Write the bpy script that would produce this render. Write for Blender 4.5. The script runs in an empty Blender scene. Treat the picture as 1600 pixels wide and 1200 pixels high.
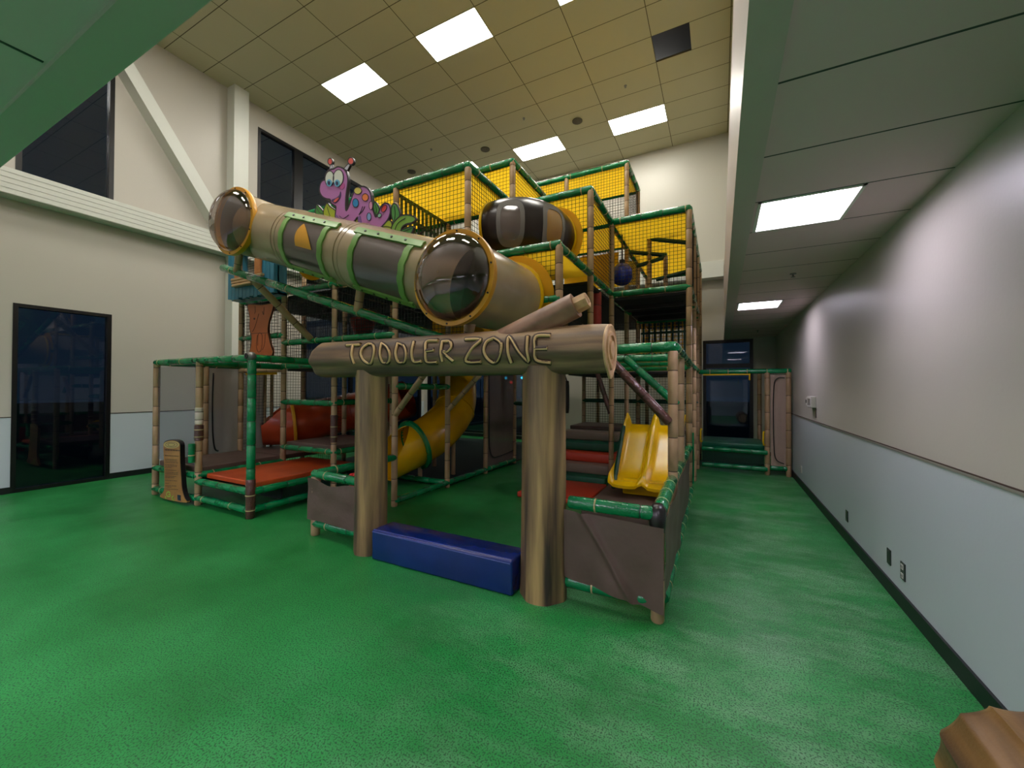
import bpy, bmesh, math, random
from mathutils import Vector, Matrix
random.seed(7)
PI = math.pi
SC = bpy.context.scene
COL = SC.collection

# ------------------------------------------------------------------ camera
CAM_H = 1.5
F = 632.0
YAW, PITCH, ROLL = (math.radians(a) for a in (-27.2, .62, .22))
def cam_axes():
    cy, sy, cp, sp = math.cos(YAW), math.sin(YAW), math.cos(PITCH), math.sin(PITCH)
    f = Vector((sy*cp, cy*cp, sp)); r = Vector((cy, -sy, 0)); u = r.cross(f)
    return (r*math.cos(ROLL)+u*math.sin(ROLL), u*math.cos(ROLL)-r*math.sin(ROLL), f)
CR, CU, CF = cam_axes()
cd = bpy.data.cameras.new('camera'); cam = bpy.data.objects.new('camera', cd); COL.objects.link(cam)
cd.sensor_fit = 'HORIZONTAL'; cd.sensor_width = 36.0; cd.lens = 36.0*F/1600
cd.clip_start = .05; cd.clip_end = 200
m3 = Matrix((CR, CU, -CF)).transposed()
cam.matrix_world = Matrix.Translation((0, 0, CAM_H)) @ m3.to_4x4()
SC.camera = cam
def at(u, v, ax, val):
    "world point on the plane axis=val as measured from the photograph"
    d = CF + CR*((u-800)/F) - CU*((v-600)/F)
    c = Vector((0, 0, CAM_H)); t = (val-c[ax])/d[ax]
    return c + d*t

# ------------------------------------------------------------------ materials
def lin(c):
    return tuple(((x/255)/12.92 if x/255 <= .04045 else ((x/255+.055)/1.055)**2.4) for x in c)+(1,)
MATS = {}
def mat(name, rgb, rough=.5, metal=0, rgb2=None, nscale=8, bump=0, bscale=30, coat=0, stretch=None, detail=3, lo=.35, hi=.65, alpha=1, emit=0, spec=.5):
    if name in MATS: return MATS[name]
    m = bpy.data.materials.new(name); m.use_nodes = True
    nt = m.node_tree; b = nt.nodes['Principled BSDF']
    b.inputs['Base Color'].default_value = lin(rgb); b.inputs['Roughness'].default_value = rough
    b.inputs['Metallic'].default_value = metal; b.inputs['Coat Weight'].default_value = coat
    b.inputs['Coat Roughness'].default_value = .12; b.inputs['Alpha'].default_value = alpha
    b.inputs['Specular IOR Level'].default_value = spec
    if emit:
        b.inputs['Emission Color'].default_value = lin(rgb); b.inputs['Emission Strength'].default_value = emit
    tc = nt.nodes.new('ShaderNodeTexCoord'); src = tc.outputs['Object']
    if stretch:
        mp = nt.nodes.new('ShaderNodeMapping'); mp.inputs['Scale'].default_value = stretch
        nt.links.new(src, mp.inputs['Vector']); src = mp.outputs[0]
    if rgb2:
        n = nt.nodes.new('ShaderNodeTexNoise'); n.inputs['Scale'].default_value = nscale; n.inputs['Detail'].default_value = detail
        r = nt.nodes.new('ShaderNodeValToRGB'); e = r.color_ramp.elements
        e[0].color = lin(rgb); e[1].color = lin(rgb2); e[0].position = lo; e[1].position = hi
        nt.links.new(src, n.inputs['Vector']); nt.links.new(n.outputs['Fac'], r.inputs[0]); nt.links.new(r.outputs[0], b.inputs['Base Color'])
    if bump:
        n = nt.nodes.new('ShaderNodeTexNoise'); n.inputs['Scale'].default_value = bscale; n.inputs['Detail'].default_value = 2
        bp = nt.nodes.new('ShaderNodeBump'); bp.inputs['Strength'].default_value = bump; bp.inputs['Distance'].default_value = .02
        nt.links.new(src, n.inputs['Vector']); nt.links.new(n.outputs['Fac'], bp.inputs['Height']); nt.links.new(bp.outputs[0], b.inputs['Normal'])
    MATS[name] = m; return m

TAN = mat('tan_vinyl', (172, 144, 108), .42, rgb2=(156, 128, 94), nscale=5, bump=.25, bscale=22)
SEAM = mat('seam_dark', (62, 47, 38), .7)
GRN = mat('green_vinyl', (0, 112, 62), .18, rgb2=(0, 134, 78), nscale=6, bump=.55, bscale=26, coat=.4)
GSEAM = mat('green_seam', (0, 48, 32), .5)
TIE = mat('cable_tie', (168, 158, 110), .5)
BRN = mat('brown_vinyl', (88, 70, 62), .5, rgb2=(100, 80, 72), nscale=3, bump=.2, bscale=14)
DBR = mat('dark_brown_vinyl', (72, 42, 36), .28, rgb2=(92, 56, 48), nscale=8, bump=.5, bscale=40, coat=.3)
ORG = mat('orange_vinyl', (196, 84, 36), .38, rgb2=(178, 66, 26), nscale=3, bump=.15, bscale=10)
REDM = mat('red_vinyl', (200, 62, 36), .4, bump=.1, bscale=9)
NET = mat('black_net_cord', (14, 14, 15), .8)
YEL = mat('yellow_fabric', (236, 190, 24), .75, rgb2=(214, 160, 14), nscale=2.2, bump=.25, bscale=5)
YPL = mat('yellow_plastic', (236, 194, 0), .3, rgb2=(224, 180, 0), nscale=1.5, coat=.15)
YDK = mat('yellow_ring', (216, 156, 40), .3)
BEI = mat('beige_tube_plastic', (170, 152, 120), .25, rgb2=(156, 138, 110), nscale=2.5, coat=.25)
BLK = mat('black_plastic', (26, 22, 22), .3)
BAR = mat('dark_brown_plastic', (34, 23, 20), .3, rgb2=(24, 17, 15), nscale=2, coat=.05, spec=.35)
DECK = mat('black_deck_pad', (20, 20, 24), .7)
WORN = mat('white_tape', (190, 182, 165), .5)
NAVY = mat('navy_vinyl', (6, 36, 112), .26, rgb2=(6, 30, 98), nscale=4, bump=.25, bscale=8, coat=.3)
WHT = mat('white_paint', (205, 208, 200), .45)
STEEL = mat('grey_steel', (130, 130, 128), .35, metal=.8)
GREYW = mat('clear_window_plate', (92, 84, 80), .14, alpha=1, coat=.3)
LEAF = mat('leaf_green_plastic', (96, 146, 60), .4, rgb2=(128, 172, 96), nscale=3)
FRAME = mat('black_frame', (9, 9, 12), .35)
DGRN = mat('dark_green_vinyl', (0, 62, 42), .35, bump=.2, bscale=14)
GPAD = mat('green_foam_pad', (0, 84, 58), .4, rgb2=(8, 96, 66), nscale=3, bump=.3, bscale=6)
TANP = mat('tan_foam_pad', (132, 114, 98), .45, bump=.15, bscale=8)
REDP = mat('dark_red_pad', (150, 34, 26), .5)
BLUEP = mat('teal_blue_plastic', (44, 128, 158), .4, rgb2=(30, 104, 134), nscale=6, stretch=(6, 6, .6))
BLUEB = mat('blue_ball_vinyl', (20, 44, 160), .22, coat=.4)
BASEB = mat('black_baseboard', (14, 20, 20), .45)

def translucent(m, rgb, f=.55):
    nt = m.node_tree; b = nt.nodes['Principled BSDF']; o = nt.nodes['Material Output']
    t = nt.nodes.new('ShaderNodeBsdfTranslucent'); t.inputs[0].default_value = lin(rgb); x = nt.nodes.new('ShaderNodeMixShader'); x.inputs[0].default_value = f
    nt.links.new(b.outputs[0], x.inputs[1]); nt.links.new(t.outputs[0], x.inputs[2]); nt.links.new(x.outputs[0], o.inputs[0])
translucent(YEL, (255, 208, 44), .5)
def mesh_fabric(name, rgb, dens):
    "see-through woven cover"
    m = bpy.data.materials.new(name); m.use_nodes = True; nt = m.node_tree; b = nt.nodes['Principled BSDF']
    b.inputs['Base Color'].default_value = lin(rgb); b.inputs['Roughness'].default_value = .7
    b.inputs['Alpha'].default_value = dens
    n = nt.nodes.new('ShaderNodeTexNoise'); n.inputs['Scale'].default_value = 6; tc = nt.nodes.new('ShaderNodeTexCoord')
    bp = nt.nodes.new('ShaderNodeBump'); bp.inputs['Strength'].default_value = .5; bp.inputs['Distance'].default_value = .03
    nt.links.new(tc.outputs['Object'], n.inputs['Vector']); nt.links.new(n.outputs['Fac'], bp.inputs['Height']); nt.links.new(bp.outputs[0], b.inputs['Normal'])
    return m
MESHG = mesh_fabric('grey_mesh_fabric', (92, 92, 98), .55)
MESHB = mesh_fabric('brown_mesh_fabric', (122, 104, 94), .82)
MESHT = mesh_fabric('tan_mesh_fabric', (158, 136, 120), .96)

def glass_mat(name, tint, refl=.09, rough=.02, top=.75):
    m = bpy.data.materials.new(name); m.use_nodes = True; nt = m.node_tree
    for n in list(nt.nodes): nt.nodes.remove(n)
    o = nt.nodes.new('ShaderNodeOutputMaterial'); t = nt.nodes.new('ShaderNodeBsdfTransparent'); g = nt.nodes.new('ShaderNodeBsdfGlossy')
    t.inputs[0].default_value = tint+(1,); g.inputs['Roughness'].default_value = rough
    lw = nt.nodes.new('ShaderNodeLayerWeight'); lw.inputs['Blend'].default_value = .35
    mp = nt.nodes.new('ShaderNodeMapRange'); mp.inputs['To Min'].default_value = refl; mp.inputs['To Max'].default_value = top
    mx = nt.nodes.new('ShaderNodeMixShader')
    nt.links.new(lw.outputs['Facing'], mp.inputs['Value']); nt.links.new(mp.outputs[0], mx.inputs[0])
    nt.links.new(t.outputs[0], mx.inputs[1]); nt.links.new(g.outputs[0], mx.inputs[2]); nt.links.new(mx.outputs[0], o.inputs[0])
    return m
GLASS = glass_mat('window_glass', (.35, .42, .5), .05)
DOME = glass_mat('smoky_bubble', (.6, .53, .5), .06, .03, .5)

def emit_mat(name, rgb, s):
    m = bpy.data.materials.new(name); m.use_nodes = True; nt = m.node_tree
    for n in list(nt.nodes): nt.nodes.remove(n)
    o = nt.nodes.new('ShaderNodeOutputMaterial'); e = nt.nodes.new('ShaderNodeEmission')
    e.inputs[0].default_value = lin(rgb); e.inputs[1].default_value = s; nt.links.new(e.outputs[0], o.inputs[0]); return m
LAMP_HI = emit_mat('lamp_high', (255, 250, 240), 27)
LAMP_LO = emit_mat('lamp_low', (244, 232, 255), 26)

def M_(nt, op, a, b=None, c=None):
    n = nt.nodes.new('ShaderNodeMath'); n.operation = op
    for k, x in enumerate((a, b, c)):
        if x is None: continue
        if isinstance(x, (int, float)): n.inputs[k].default_value = x
        else: nt.links.new(x, n.inputs[k])
    return n.outputs[0]
def ceiling_mat(name, rgb, px, ox, py, oy, w, line):
    "ceiling tiles: seam lines every px / py metres"
    m = bpy.data.materials.new(name); m.use_nodes = True; nt = m.node_tree; b = nt.nodes['Principled BSDF']
    b.inputs['Roughness'].default_value = .8
    tc = nt.nodes.new('ShaderNodeTexCoord'); sx = nt.nodes.new('ShaderNodeSeparateXYZ'); nt.links.new(tc.outputs['Object'], sx.inputs[0])
    ms = []
    for k, (p, o) in enumerate(((px, ox), (py, oy))):
        if not p: continue
        v = M_(nt, 'MODULO', M_(nt, 'ADD', sx.outputs[k], -o+p*40+w/2), p)
        ms.append(M_(nt, 'LESS_THAN', v, w))
    f = ms[0] if len(ms) == 1 else M_(nt, 'MAXIMUM', ms[0], ms[1])
    n = nt.nodes.new('ShaderNodeTexNoise'); n.inputs['Scale'].default_value = .6
    mx0 = nt.nodes.new('ShaderNodeMix'); mx0.data_type = 'RGBA'; mx0.inputs[6].default_value = lin(rgb); mx0.inputs[7].default_value = lin(tuple(int(c*.94) for c in rgb))
    nt.links.new(tc.outputs['Object'], n.inputs['Vector']); nt.links.new(n.outputs['Fac'], mx0.inputs[0])
    mx = nt.nodes.new('ShaderNodeMix'); mx.data_type = 'RGBA'; mx.inputs[7].default_value = lin(line)
    nt.links.new(f, mx.inputs[0]); nt.links.new(mx0.outputs[2], mx.inputs[6]); nt.links.new(mx.outputs[2], b.inputs['Base Color'])
    return m
TX, TY, OX, OY = 1.209, .6145, -7.085, 5.371
CEIL_HI = ceiling_mat('high_ceiling_tiles', (190, 186, 156), TX, OX, TY, OY, .013, (88, 80, 58))
CEIL_LO = ceiling_mat('low_ceiling_panels', (216, 190, 195), 0, 0, .565, 1.86, .012, (52, 62, 58))

def wall_mat(name, up, low, zs):
    m = bpy.data.materials.new(name); m.use_nodes = True; nt = m.node_tree; b = nt.nodes['Principled BSDF']
    b.inputs['Roughness'].default_value = .42
    tc = nt.nodes.new('ShaderNodeTexCoord'); sx = nt.nodes.new('ShaderNodeSeparateXYZ'); nt.links.new(tc.outputs['Object'], sx.inputs[0])
    f = M_(nt, 'LESS_THAN', sx.outputs[2], zs)
    mx = nt.nodes.new('ShaderNodeMix'); mx.data_type = 'RGBA'; mx.inputs[6].default_value = lin(up); mx.inputs[7].default_value = lin(low)
    n = nt.nodes.new('ShaderNodeTexNoise'); n.inputs['Scale'].default_value = 40
    bp = nt.nodes.new('ShaderNodeBump'); bp.inputs['Strength'].default_value = .05; bp.inputs['Distance'].default_value = .01
    nt.links.new(tc.outputs['Object'], n.inputs['Vector']); nt.links.new(n.outputs['Fac'], bp.inputs['Height']); nt.links.new(bp.outputs[0], b.inputs['Normal'])
    nt.links.new(f, mx.inputs[0]); nt.links.new(mx.outputs[2], b.inputs['Base Color']); return m
WALL = wall_mat('painted_wall', (184, 180, 170), (184, 194, 200), 1.065)
WALLP = wall_mat('plain_painted_wall', (182, 180, 168), (182, 180, 168), -1)
SOFF = wall_mat('soffit_paint', (186, 174, 170), (186, 174, 170), -1)

def floor_mat():
    m = bpy.data.materials.new('speckled_green_rubber_floor'); m.use_nodes = True; nt = m.node_tree; b = nt.nodes['Principled BSDF']
    tc = nt.nodes.new('ShaderNodeTexCoord'); L = nt.links
    def noise(s, d, rough=.5, st=None):
        n = nt.nodes.new('ShaderNodeTexNoise'); n.inputs['Scale'].default_value = s; n.inputs['Detail'].default_value = d; n.inputs['Roughness'].default_value = rough
        v = tc.outputs['Object']
        if st:
            mp = nt.nodes.new('ShaderNodeMapping'); mp.inputs['Scale'].default_value = st; L.new(v, mp.inputs[0]); v = mp.outputs[0]
        L.new(v, n.inputs['Vector']); return n.outputs['Fac']
    def ramp(f, c0, c1, a, z):
        r = nt.nodes.new('ShaderNodeValToRGB'); e = r.color_ramp.elements; e[0].color = c0; e[1].color = c1; e[0].position = a; e[1].position = z
        L.new(f, r.inputs[0]); return r.outputs[0]
    base = ramp(noise(1.1, 6, .6), lin((16, 112, 44)), lin((46, 146, 74)), .33, .7)
    # worn, scuffed grey patches towards the right hand wall
    sx = nt.nodes.new('ShaderNodeSeparateXYZ'); L.new(tc.outputs['Object'], sx.inputs[0])
    mr = nt.nodes.new('ShaderNodeMapRange'); mr.inputs['From Min'].default_value = -2.6; mr.inputs['From Max'].default_value = .3; L.new(sx.outputs[0], mr.inputs[0])
    wear = M_(nt, 'ADD', ramp(noise(1.6, 10, .72, (1, 1.8, 1)), (0, 0, 0, 1), (1, 1, 1, 1), .44, .7), M_(nt, 'MULTIPLY', ramp(noise(2.2, 6, .7, (1, 7, 1)), (0, 0, 0, 1), (1, 1, 1, 1), .55, .68), .35))
    wf = M_(nt, 'MULTIPLY', M_(nt, 'MULTIPLY', wear, mr.outputs[0]), .75)
    mx = nt.nodes.new('ShaderNodeMix'); mx.data_type = 'RGBA'; mx.inputs[7].default_value = lin((118, 158, 124))
    L.new(wf, mx.inputs[0]); L.new(base, mx.inputs[6])
    v = nt.nodes.new('ShaderNodeTexNoise'); v.inputs['Scale'].default_value = 120; v.inputs['Detail'].default_value = 1; L.new(tc.outputs['Object'], v.inputs['Vector'])
    sp = ramp(v.outputs['Fac'], (1, 1, 1, 1), (0, 0, 0, 1), .40, .48)
    mx2 = nt.nodes.new('ShaderNodeMix'); mx2.data_type = 'RGBA'; mx2.inputs[7].default_value = lin((14, 66, 34))
    L.new(M_(nt, 'MULTIPLY', sp, .85), mx2.inputs[0]); L.new(mx.outputs[2], mx2.inputs[6]); L.new(mx2.outputs[2], b.inputs['Base Color'])
    b.inputs['Roughness'].default_value = .42; b.inputs['Specular IOR Level'].default_value = .4
    rr = nt.nodes.new('ShaderNodeMapRange'); rr.inputs['To Min'].default_value = .3; rr.inputs['To Max'].default_value = .55; L.new(noise(3, 4), rr.inputs[0]); L.new(rr.outputs[0], b.inputs['Roughness'])
    bp = nt.nodes.new('ShaderNodeBump'); bp.inputs['Strength'].default_value = .25; bp.inputs['Distance'].default_value = .005; L.new(v.outputs['Fac'], bp.inputs['Height']); L.new(bp.outputs[0], b.inputs['Normal'])
    return m
FLOOR = floor_mat()

def wood_mat(name, c0, c1, c2, axis):
    "painted bark: streaks running along one axis"
    m = bpy.data.materials.new(name); m.use_nodes = True; nt = m.node_tree; b = nt.nodes['Principled BSDF']; L = nt.links
    b.inputs['Roughness'].default_value = .5
    tc = nt.nodes.new('ShaderNodeTexCoord'); mp = nt.nodes.new('ShaderNodeMapping')
    s = [9, 9, 9]; s[axis] = .7; mp.inputs['Scale'].default_value = s; L.new(tc.outputs['Object'], mp.inputs[0])
    n = nt.nodes.new('ShaderNodeTexNoise'); n.inputs['Scale'].default_value = 1; n.inputs['Detail'].default_value = 4; L.new(mp.outputs[0], n.inputs['Vector'])
    r = nt.nodes.new('ShaderNodeValToRGB'); e = r.color_ramp.elements; e[0].color = lin(c0); e[1].color = lin(c2); e[0].position = .34; e[1].position = .66
    x = e.new(.5); x.color = lin(c1); L.new(n.outputs['Fac'], r.inputs[0]); L.new(r.outputs[0], b.inputs['Base Color'])
    n2 = nt.nodes.new('ShaderNodeTexNoise'); n2.inputs['Scale'].default_value = 90; L.new(tc.outputs['Object'], n2.inputs['Vector'])
    bp = nt.nodes.new('ShaderNodeBump'); bp.inputs['Strength'].default_value = .2; bp.inputs['Distance'].default_value = .005; L.new(n2.outputs['Fac'], bp.inputs['Height']); L.new(bp.outputs[0], b.inputs['Normal'])
    return m
BARKX = wood_mat('bark_along_x', (70, 54, 46), (112, 90, 68), (160, 132, 96), 0)
BARKZ = wood_mat('bark_along_z', (60, 48, 44), (126, 102, 70), (176, 146, 96), 2)
BARKY = wood_mat('bark_along_y', (66, 48, 26), (118, 88, 46), (166, 130, 74), 1)
CUT = mat('cut_wood_paint', (222, 188, 138), .5, rgb2=(188, 148, 106), nscale=10)
LETT = mat('carved_letter_paint', (208, 176, 122), .5)
GROOVE = mat('carved_groove_paint', (60, 42, 34), .6)
BRANCH = mat('branch_bark_paint', (158, 122, 100), .45, rgb2=(128, 96, 78), nscale=7)

# ------------------------------------------------------------------ mesh helpers
def empty(name, loc, label=None, cat=None, group=None, kind=None):
    o = bpy.data.objects.new(name, None); COL.objects.link(o); o.location = loc; o.empty_display_size = .1
    tag(o, label, cat, group, kind); return o
def tag(o, label=None, cat=None, group=None, kind=None):
    if label: o['label'] = label
    if cat: o['category'] = cat
    if group: o['group'] = group
    if kind: o['kind'] = kind
    return o
def P(o):  # world position of an unrotated thing root
    return Vector(o.location)
def link(name, bm, mats, parent=None, smooth=False, label=None, origin=None):
    me = bpy.data.meshes.new(name)
    if not isinstance(mats, (list, tuple)): mats = [mats]
    off = Vector((0, 0, 0))
    if parent: off = P(parent)
    elif origin: off = Vector(origin)
    if off.length: bmesh.ops.translate(bm, verts=bm.verts, vec=-off)
    bmesh.ops.recalc_face_normals(bm, faces=bm.faces)
    bm.to_mesh(me); bm.free()
    for m in mats: me.materials.append(m)
    if smooth:
        for p in me.polygons: p.use_smooth = True
        try: me.set_sharp_from_angle(angle=math.radians(50))
        except Exception: pass
    o = bpy.data.objects.new(name, me); COL.objects.link(o)
    if parent: o.parent = parent
    elif origin: o.location = off
    if label: o['label'] = label
    return o
def sub(name, bm, mats, parent, top, smooth=False, label=None):
    "sub-part: parent is a part (at identity under top)"
    off = P(top); bmesh.ops.translate(bm, verts=bm.verts, vec=-off)
    o = link(name, bm, mats, None, smooth, label); o.parent = parent; return o
def box(bm, a, b, mi=0):
    (x0, y0, z0), (x1, y1, z1) = a, b
    v = [bm.verts.new(p) for p in ((x0, y0, z0), (x1, y0, z0), (x1, y1, z0), (x0, y1, z0), (x0, y0, z1), (x1, y0, z1), (x1, y1, z1), (x0, y1, z1))]
    for f in ((3, 2, 1, 0), (4, 5, 6, 7), (0, 1, 5, 4), (1, 2, 6, 5), (2, 3, 7, 6), (3, 0, 4, 7)):
        bm.faces.new([v[k] for k in f]).material_index = mi
    return v
def bbox(a, b, bev=.01, seg=2):
    bm = bmesh.new(); box(bm, a, b)
    if bev: bmesh.ops.bevel(bm, geom=bm.edges[:]+bm.verts[:], offset=bev, segments=seg, affect='EDGES', profile=.5)
    return bm
def frame_of(d):
    d = d.normalized(); a = Vector((0, 0, 1)) if abs(d.z) < .9 else Vector((1, 0, 0))
    s = d.cross(a).normalized(); return s, s.cross(d).normalized()
def rings(bm, secs, n=12, cap=True, closed=False):
    "secs: (centre, radius, side, up, mat index of the band that follows)"
    R = []
    for c, r, s, t, mi in secs:
        rr = r if isinstance(r, (list, tuple)) else [r]*n
        R.append([bm.verts.new(Vector(c)+s*(rr[k]*math.cos(2*PI*k/n))+t*(rr[k]*math.sin(2*PI*k/n))) for k in range(n)])
    for i in range(len(R)-1):
        for k in range(n):
            f = bm.faces.new((R[i][k], R[i][(k+1) % n], R[i+1][(k+1) % n], R[i+1][k])); f.material_index = secs[i][4]
    if cap:
        bm.faces.new(R[0]).material_index = secs[0][4]; bm.faces.new(list(reversed(R[-1]))).material_index = secs[-1][4]
    return R
def padded(p0, p1, r=.04, step=.28, n=12, phase=0, endcap=.012, ties=0):
    "foam padded pipe with dark seam grooves; material 0 = cover, 1 = seam, 2 = tie"
    bm = bmesh.new(); p0, p1 = Vector(p0), Vector(p1); d = p1-p0; L = d.length; u = d/L; s, t = frame_of(d)
    cuts = []; x = step*(.55+phase)
    while x < L-.05: cuts.append(x); x += step
    secs = [(p0, r*.86, s, t, 0), (p0+u*endcap, r, s, t, 0)]
    for k, c in enumerate(cuts):
        if ties and k % ties == 0:
            secs += [(p0+u*(c-.006), r, s, t, 2), (p0+u*(c-.0055), r*1.06, s, t, 2), (p0+u*(c+.0055), r*1.06, s, t, 2), (p0+u*(c+.006), r, s, t, 0)]
        else:
            secs += [(p0+u*(c-.010), r, s, t, 0), (p0+u*(c-.004), r*.93, s, t, 1), (p0+u*(c+.004), r*.93, s, t, 0), (p0+u*(c+.010), r, s, t, 0)]
    secs += [(p1-u*endcap, r, s, t, 0), (p1, r*.86, s, t, 0)]
    rings(bm, secs, n); return bm
def catmull(pts, k=6, closed=False):
    pts = [Vector(p) for p in pts]; out = []; n = len(pts)
    for i in range(n if closed else n-1):
        if closed: a, b, c, d = pts[i-1], pts[i], pts[(i+1) % n], pts[(i+2) % n]
        else: a, b, c, d = pts[max(i-1, 0)], pts[i], pts[i+1], pts[min(i+2, n-1)]
        for j in range(k):
            t = j/k
            out.append(.5*((2*b)+(c-a)*t+(2*a-5*b+4*c-d)*t*t+(3*b-a-3*c+d)*t**3))
    if not closed: out.append(pts[-1])
    return out
def sweep(pts, r, n=16, cap=False, radii=None, bm=None, mi=0):
    bm = bm or bmesh.new(); pts = [Vector(p) for p in pts]
    d = (pts[1]-pts[0]).normalized(); s, t = frame_of(d); secs = []
    for i, p in enumerate(pts):
        d2 = (pts[min(i+1, len(pts)-1)]-pts[max(i-1, 0)]).normalized()
        q = d.rotation_difference(d2); s = q @ s; t = q @ t; d = d2
        secs.append((p, radii[i] if radii else r, s, t, mi))
    rings(bm, secs, n, cap); return bm
def ringband(bm, c, axis, r0, r1, w, n=32, mi=0):
    "annular flange: r0 inner, r1 outer, w thickness along axis"
    c = Vector(c); axis = Vector(axis).normalized(); s, t = frame_of(axis); prof = [(r0, -w/2), (r1, -w/2), (r1+.004, 0), (r1, w/2), (r0, w/2)]
    R = []
    for r, h in prof:
        R.append([bm.verts.new(c+axis*h+s*(r*math.cos(2*PI*k/n))+t*(r*math.sin(2*PI*k/n))) for k in range(n)])
    for i in range(len(R)):
        A, B = R[i], R[(i+1) % len(R)]
        for k in range(n): bm.faces.new((A[k], A[(k+1) % n], B[(k+1) % n], B[k])).material_index = mi
def net(o, U, V, su=.042, w=.0058, diag=False):
    "rope net: o origin, U and V edge vectors"
    bm = bmesh.new(); o, U, V = Vector(o), Vector(U), Vector(V); nrm = U.cross(V).normalized()
    def cord(a, b):
        d = (b-a).normalized(); s = d.cross(nrm)
        offs = [s*w/2-nrm*w*.3, -s*w/2-nrm*w*.3, nrm*w*.55]
        A = [bm.verts.new(a+x) for x in offs]; B = [bm.verts.new(b+x) for x in offs]
        for k in range(3): bm.faces.new((A[k], A[(k+1) % 3], B[(k+1) % 3], B[k]))
    lu, lv = U.length, V.length; nu, nv = max(1, round(lu/su)), max(1, round(lv/su))
    for k in range(nu+1): cord(o+U*(k/nu), o+U*(k/nu)+V)
    for k in range(nv+1): cord(o+V*(k/nv), o+V*(k/nv)+U)
    return bm
def cloth(o, U, V, nu=24, nv=14, amp=.02, seed=0, thick=.004, fn=None):
    "hanging sheet with folds"
    rnd = random.Random(seed); bm = bmesh.new(); o, U, V = Vector(o), Vector(U), Vector(V); nrm = U.cross(V).normalized()
    ph = [rnd.uniform(0, 6.28) for _ in range(6)]; G = []
    for i in range(nu+1):
        row = []
        for j in range(nv+1):
            a, b = i/nu, j/nv
            h = amp*(math.sin(9*a+3*b+ph[0])*.5+math.sin(17*a-6*b+ph[1])*.3+math.sin(5*a+9*b+ph[2])*.4)
            e = fn(a, b) if fn else Vector((0, 0, 0))
            row.append(bm.verts.new(o+U*a+V*b+nrm*h+e))
        G.append(row)
    for i in range(nu):
        for j in range(nv): bm.faces.new((G[i][j], G[i+1][j], G[i+1][j+1], G[i][j+1]))
    return bm
def wall_holes(axis, pos, th, a0, a1, z0, z1, holes):
    "wall slab in plane axis=pos (thickness th outward) spanning a0..a1, z0..z1 with rectangular openings"
    bm = bmesh.new(); A = sorted({a0, a1, *[h[0] for h in holes], *[h[1] for h in holes]}); Z = sorted({z0, z1, *[h[2] for h in holes], *[h[3] for h in holes]})
    for i in range(len(A)-1):
        for j in range(len(Z)-1):
            ca, cz = (A[i]+A[i+1])/2, (Z[j]+Z[j+1])/2
            if any(h[0] < ca < h[1] and h[2] < cz < h[3] for h in holes): continue
            if axis == 0: box(bm, (min(pos, pos+th), A[i], Z[j]), (max(pos, pos+th), A[i+1], Z[j+1]))
            else: box(bm, (A[i], min(pos, pos+th), Z[j]), (A[i+1], max(pos, pos+th), Z[j+1]))
    bmesh.ops.remove_doubles(bm, verts=bm.verts, dist=1e-5)
    bad = [f for f in bm.faces if False]
    return bm
def struct(name, bm, m, smooth=False):
    o = link(name, bm, m, None, smooth); o['kind'] = 'structure'; return o
def B1(a, b): bm = bmesh.new(); box(bm, a, b); return bm

# ------------------------------------------------------------------ room
XL, XR, YB, YF, HC, LC = -8.85, 1.12, 10.75, -4.2, 7.56, 2.69
struct('floor', B1((XL-.2, YF-.2, -.1), (XR+.2, YB+.2, 0)), FLOOR)
HOLE_L = [(1.84, 2.88, 0, 2.68), (1.84, 2.88, 4.3, 7.12), (5.19, 10.6, 4.5, 7.12), (6.33, 10.6, .12, 4.1)]
struct('wall_left', wall_holes(0, XL, -.15, YF, YB+.15, 0, HC+.15, HOLE_L), WALL)
struct('wall_right', B1((XR, YF, 0), (XR+.15, YB+.15, LC+.15)), WALL)
HOLE_B = [(-8.7, -4.35, .12, 3.0), (-.36, .68, 0, 2.66)]
struct('wall_back', wall_holes(1, YB, .15, XL, XR+.15, 0, HC+.15, HOLE_B), WALLP)
struct('wall_front', B1((XL, YF-.15, 0), (XR+.15, YF, LC+.15)), WALL)
# high ceiling: tile sized cells, the lamp and missing tile cells are left open
LAMPS = [(0, 0), (2, 0), (4, 0), (0, 6), (2, 6), (4, 6), (0, -6), (2, -6), (4, -6)]
bm = bmesh.new(); ex = sorted({XL-.1, .19, *[OX+TX*i for i in range(-1, 6)], -.44, .12}); ey = sorted({.6, YB+.15, *[OY+TY*j for j in range(-7, 9)]})
def is_hole(cx, cy):
    if -1.04 < cx < -.44 and OY+3*TY < cy < OY+4*TY: return True
    return any(OX+TX*i < cx < OX+TX*(i+1) and OY+TY*j < cy < OY+TY*(j+1) for i, j in LAMPS)
for i in range(len(ex)-1):
    for j in range(len(ey)-1):
        if ex[i+1]-ex[i] < 1e-4 or is_hole((ex[i]+ex[i+1])/2, (ey[j]+ey[j+1])/2): continue
        vs = [bm.verts.new(p) for p in ((ex[i], ey[j], HC), (ex[i+1], ey[j], HC), (ex[i+1], ey[j+1], HC), (ex[i], ey[j+1], HC))]
        bm.faces.new(vs)
bmesh.ops.remove_doubles(bm, verts=bm.verts, dist=1e-4)
r = bmesh.ops.extrude_face_region(bm, geom=bm.faces[:]); bmesh.ops.translate(bm, verts=[g for g in r['geom'] if isinstance(g, bmesh.types.BMVert)], vec=(0, 0, .03))
struct('ceiling', bm, CEIL_HI)
struct('ceiling_void', B1((XL-.1, .5, HC+.4), (.4, YB+.2, HC+.45)), DECK)
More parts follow.
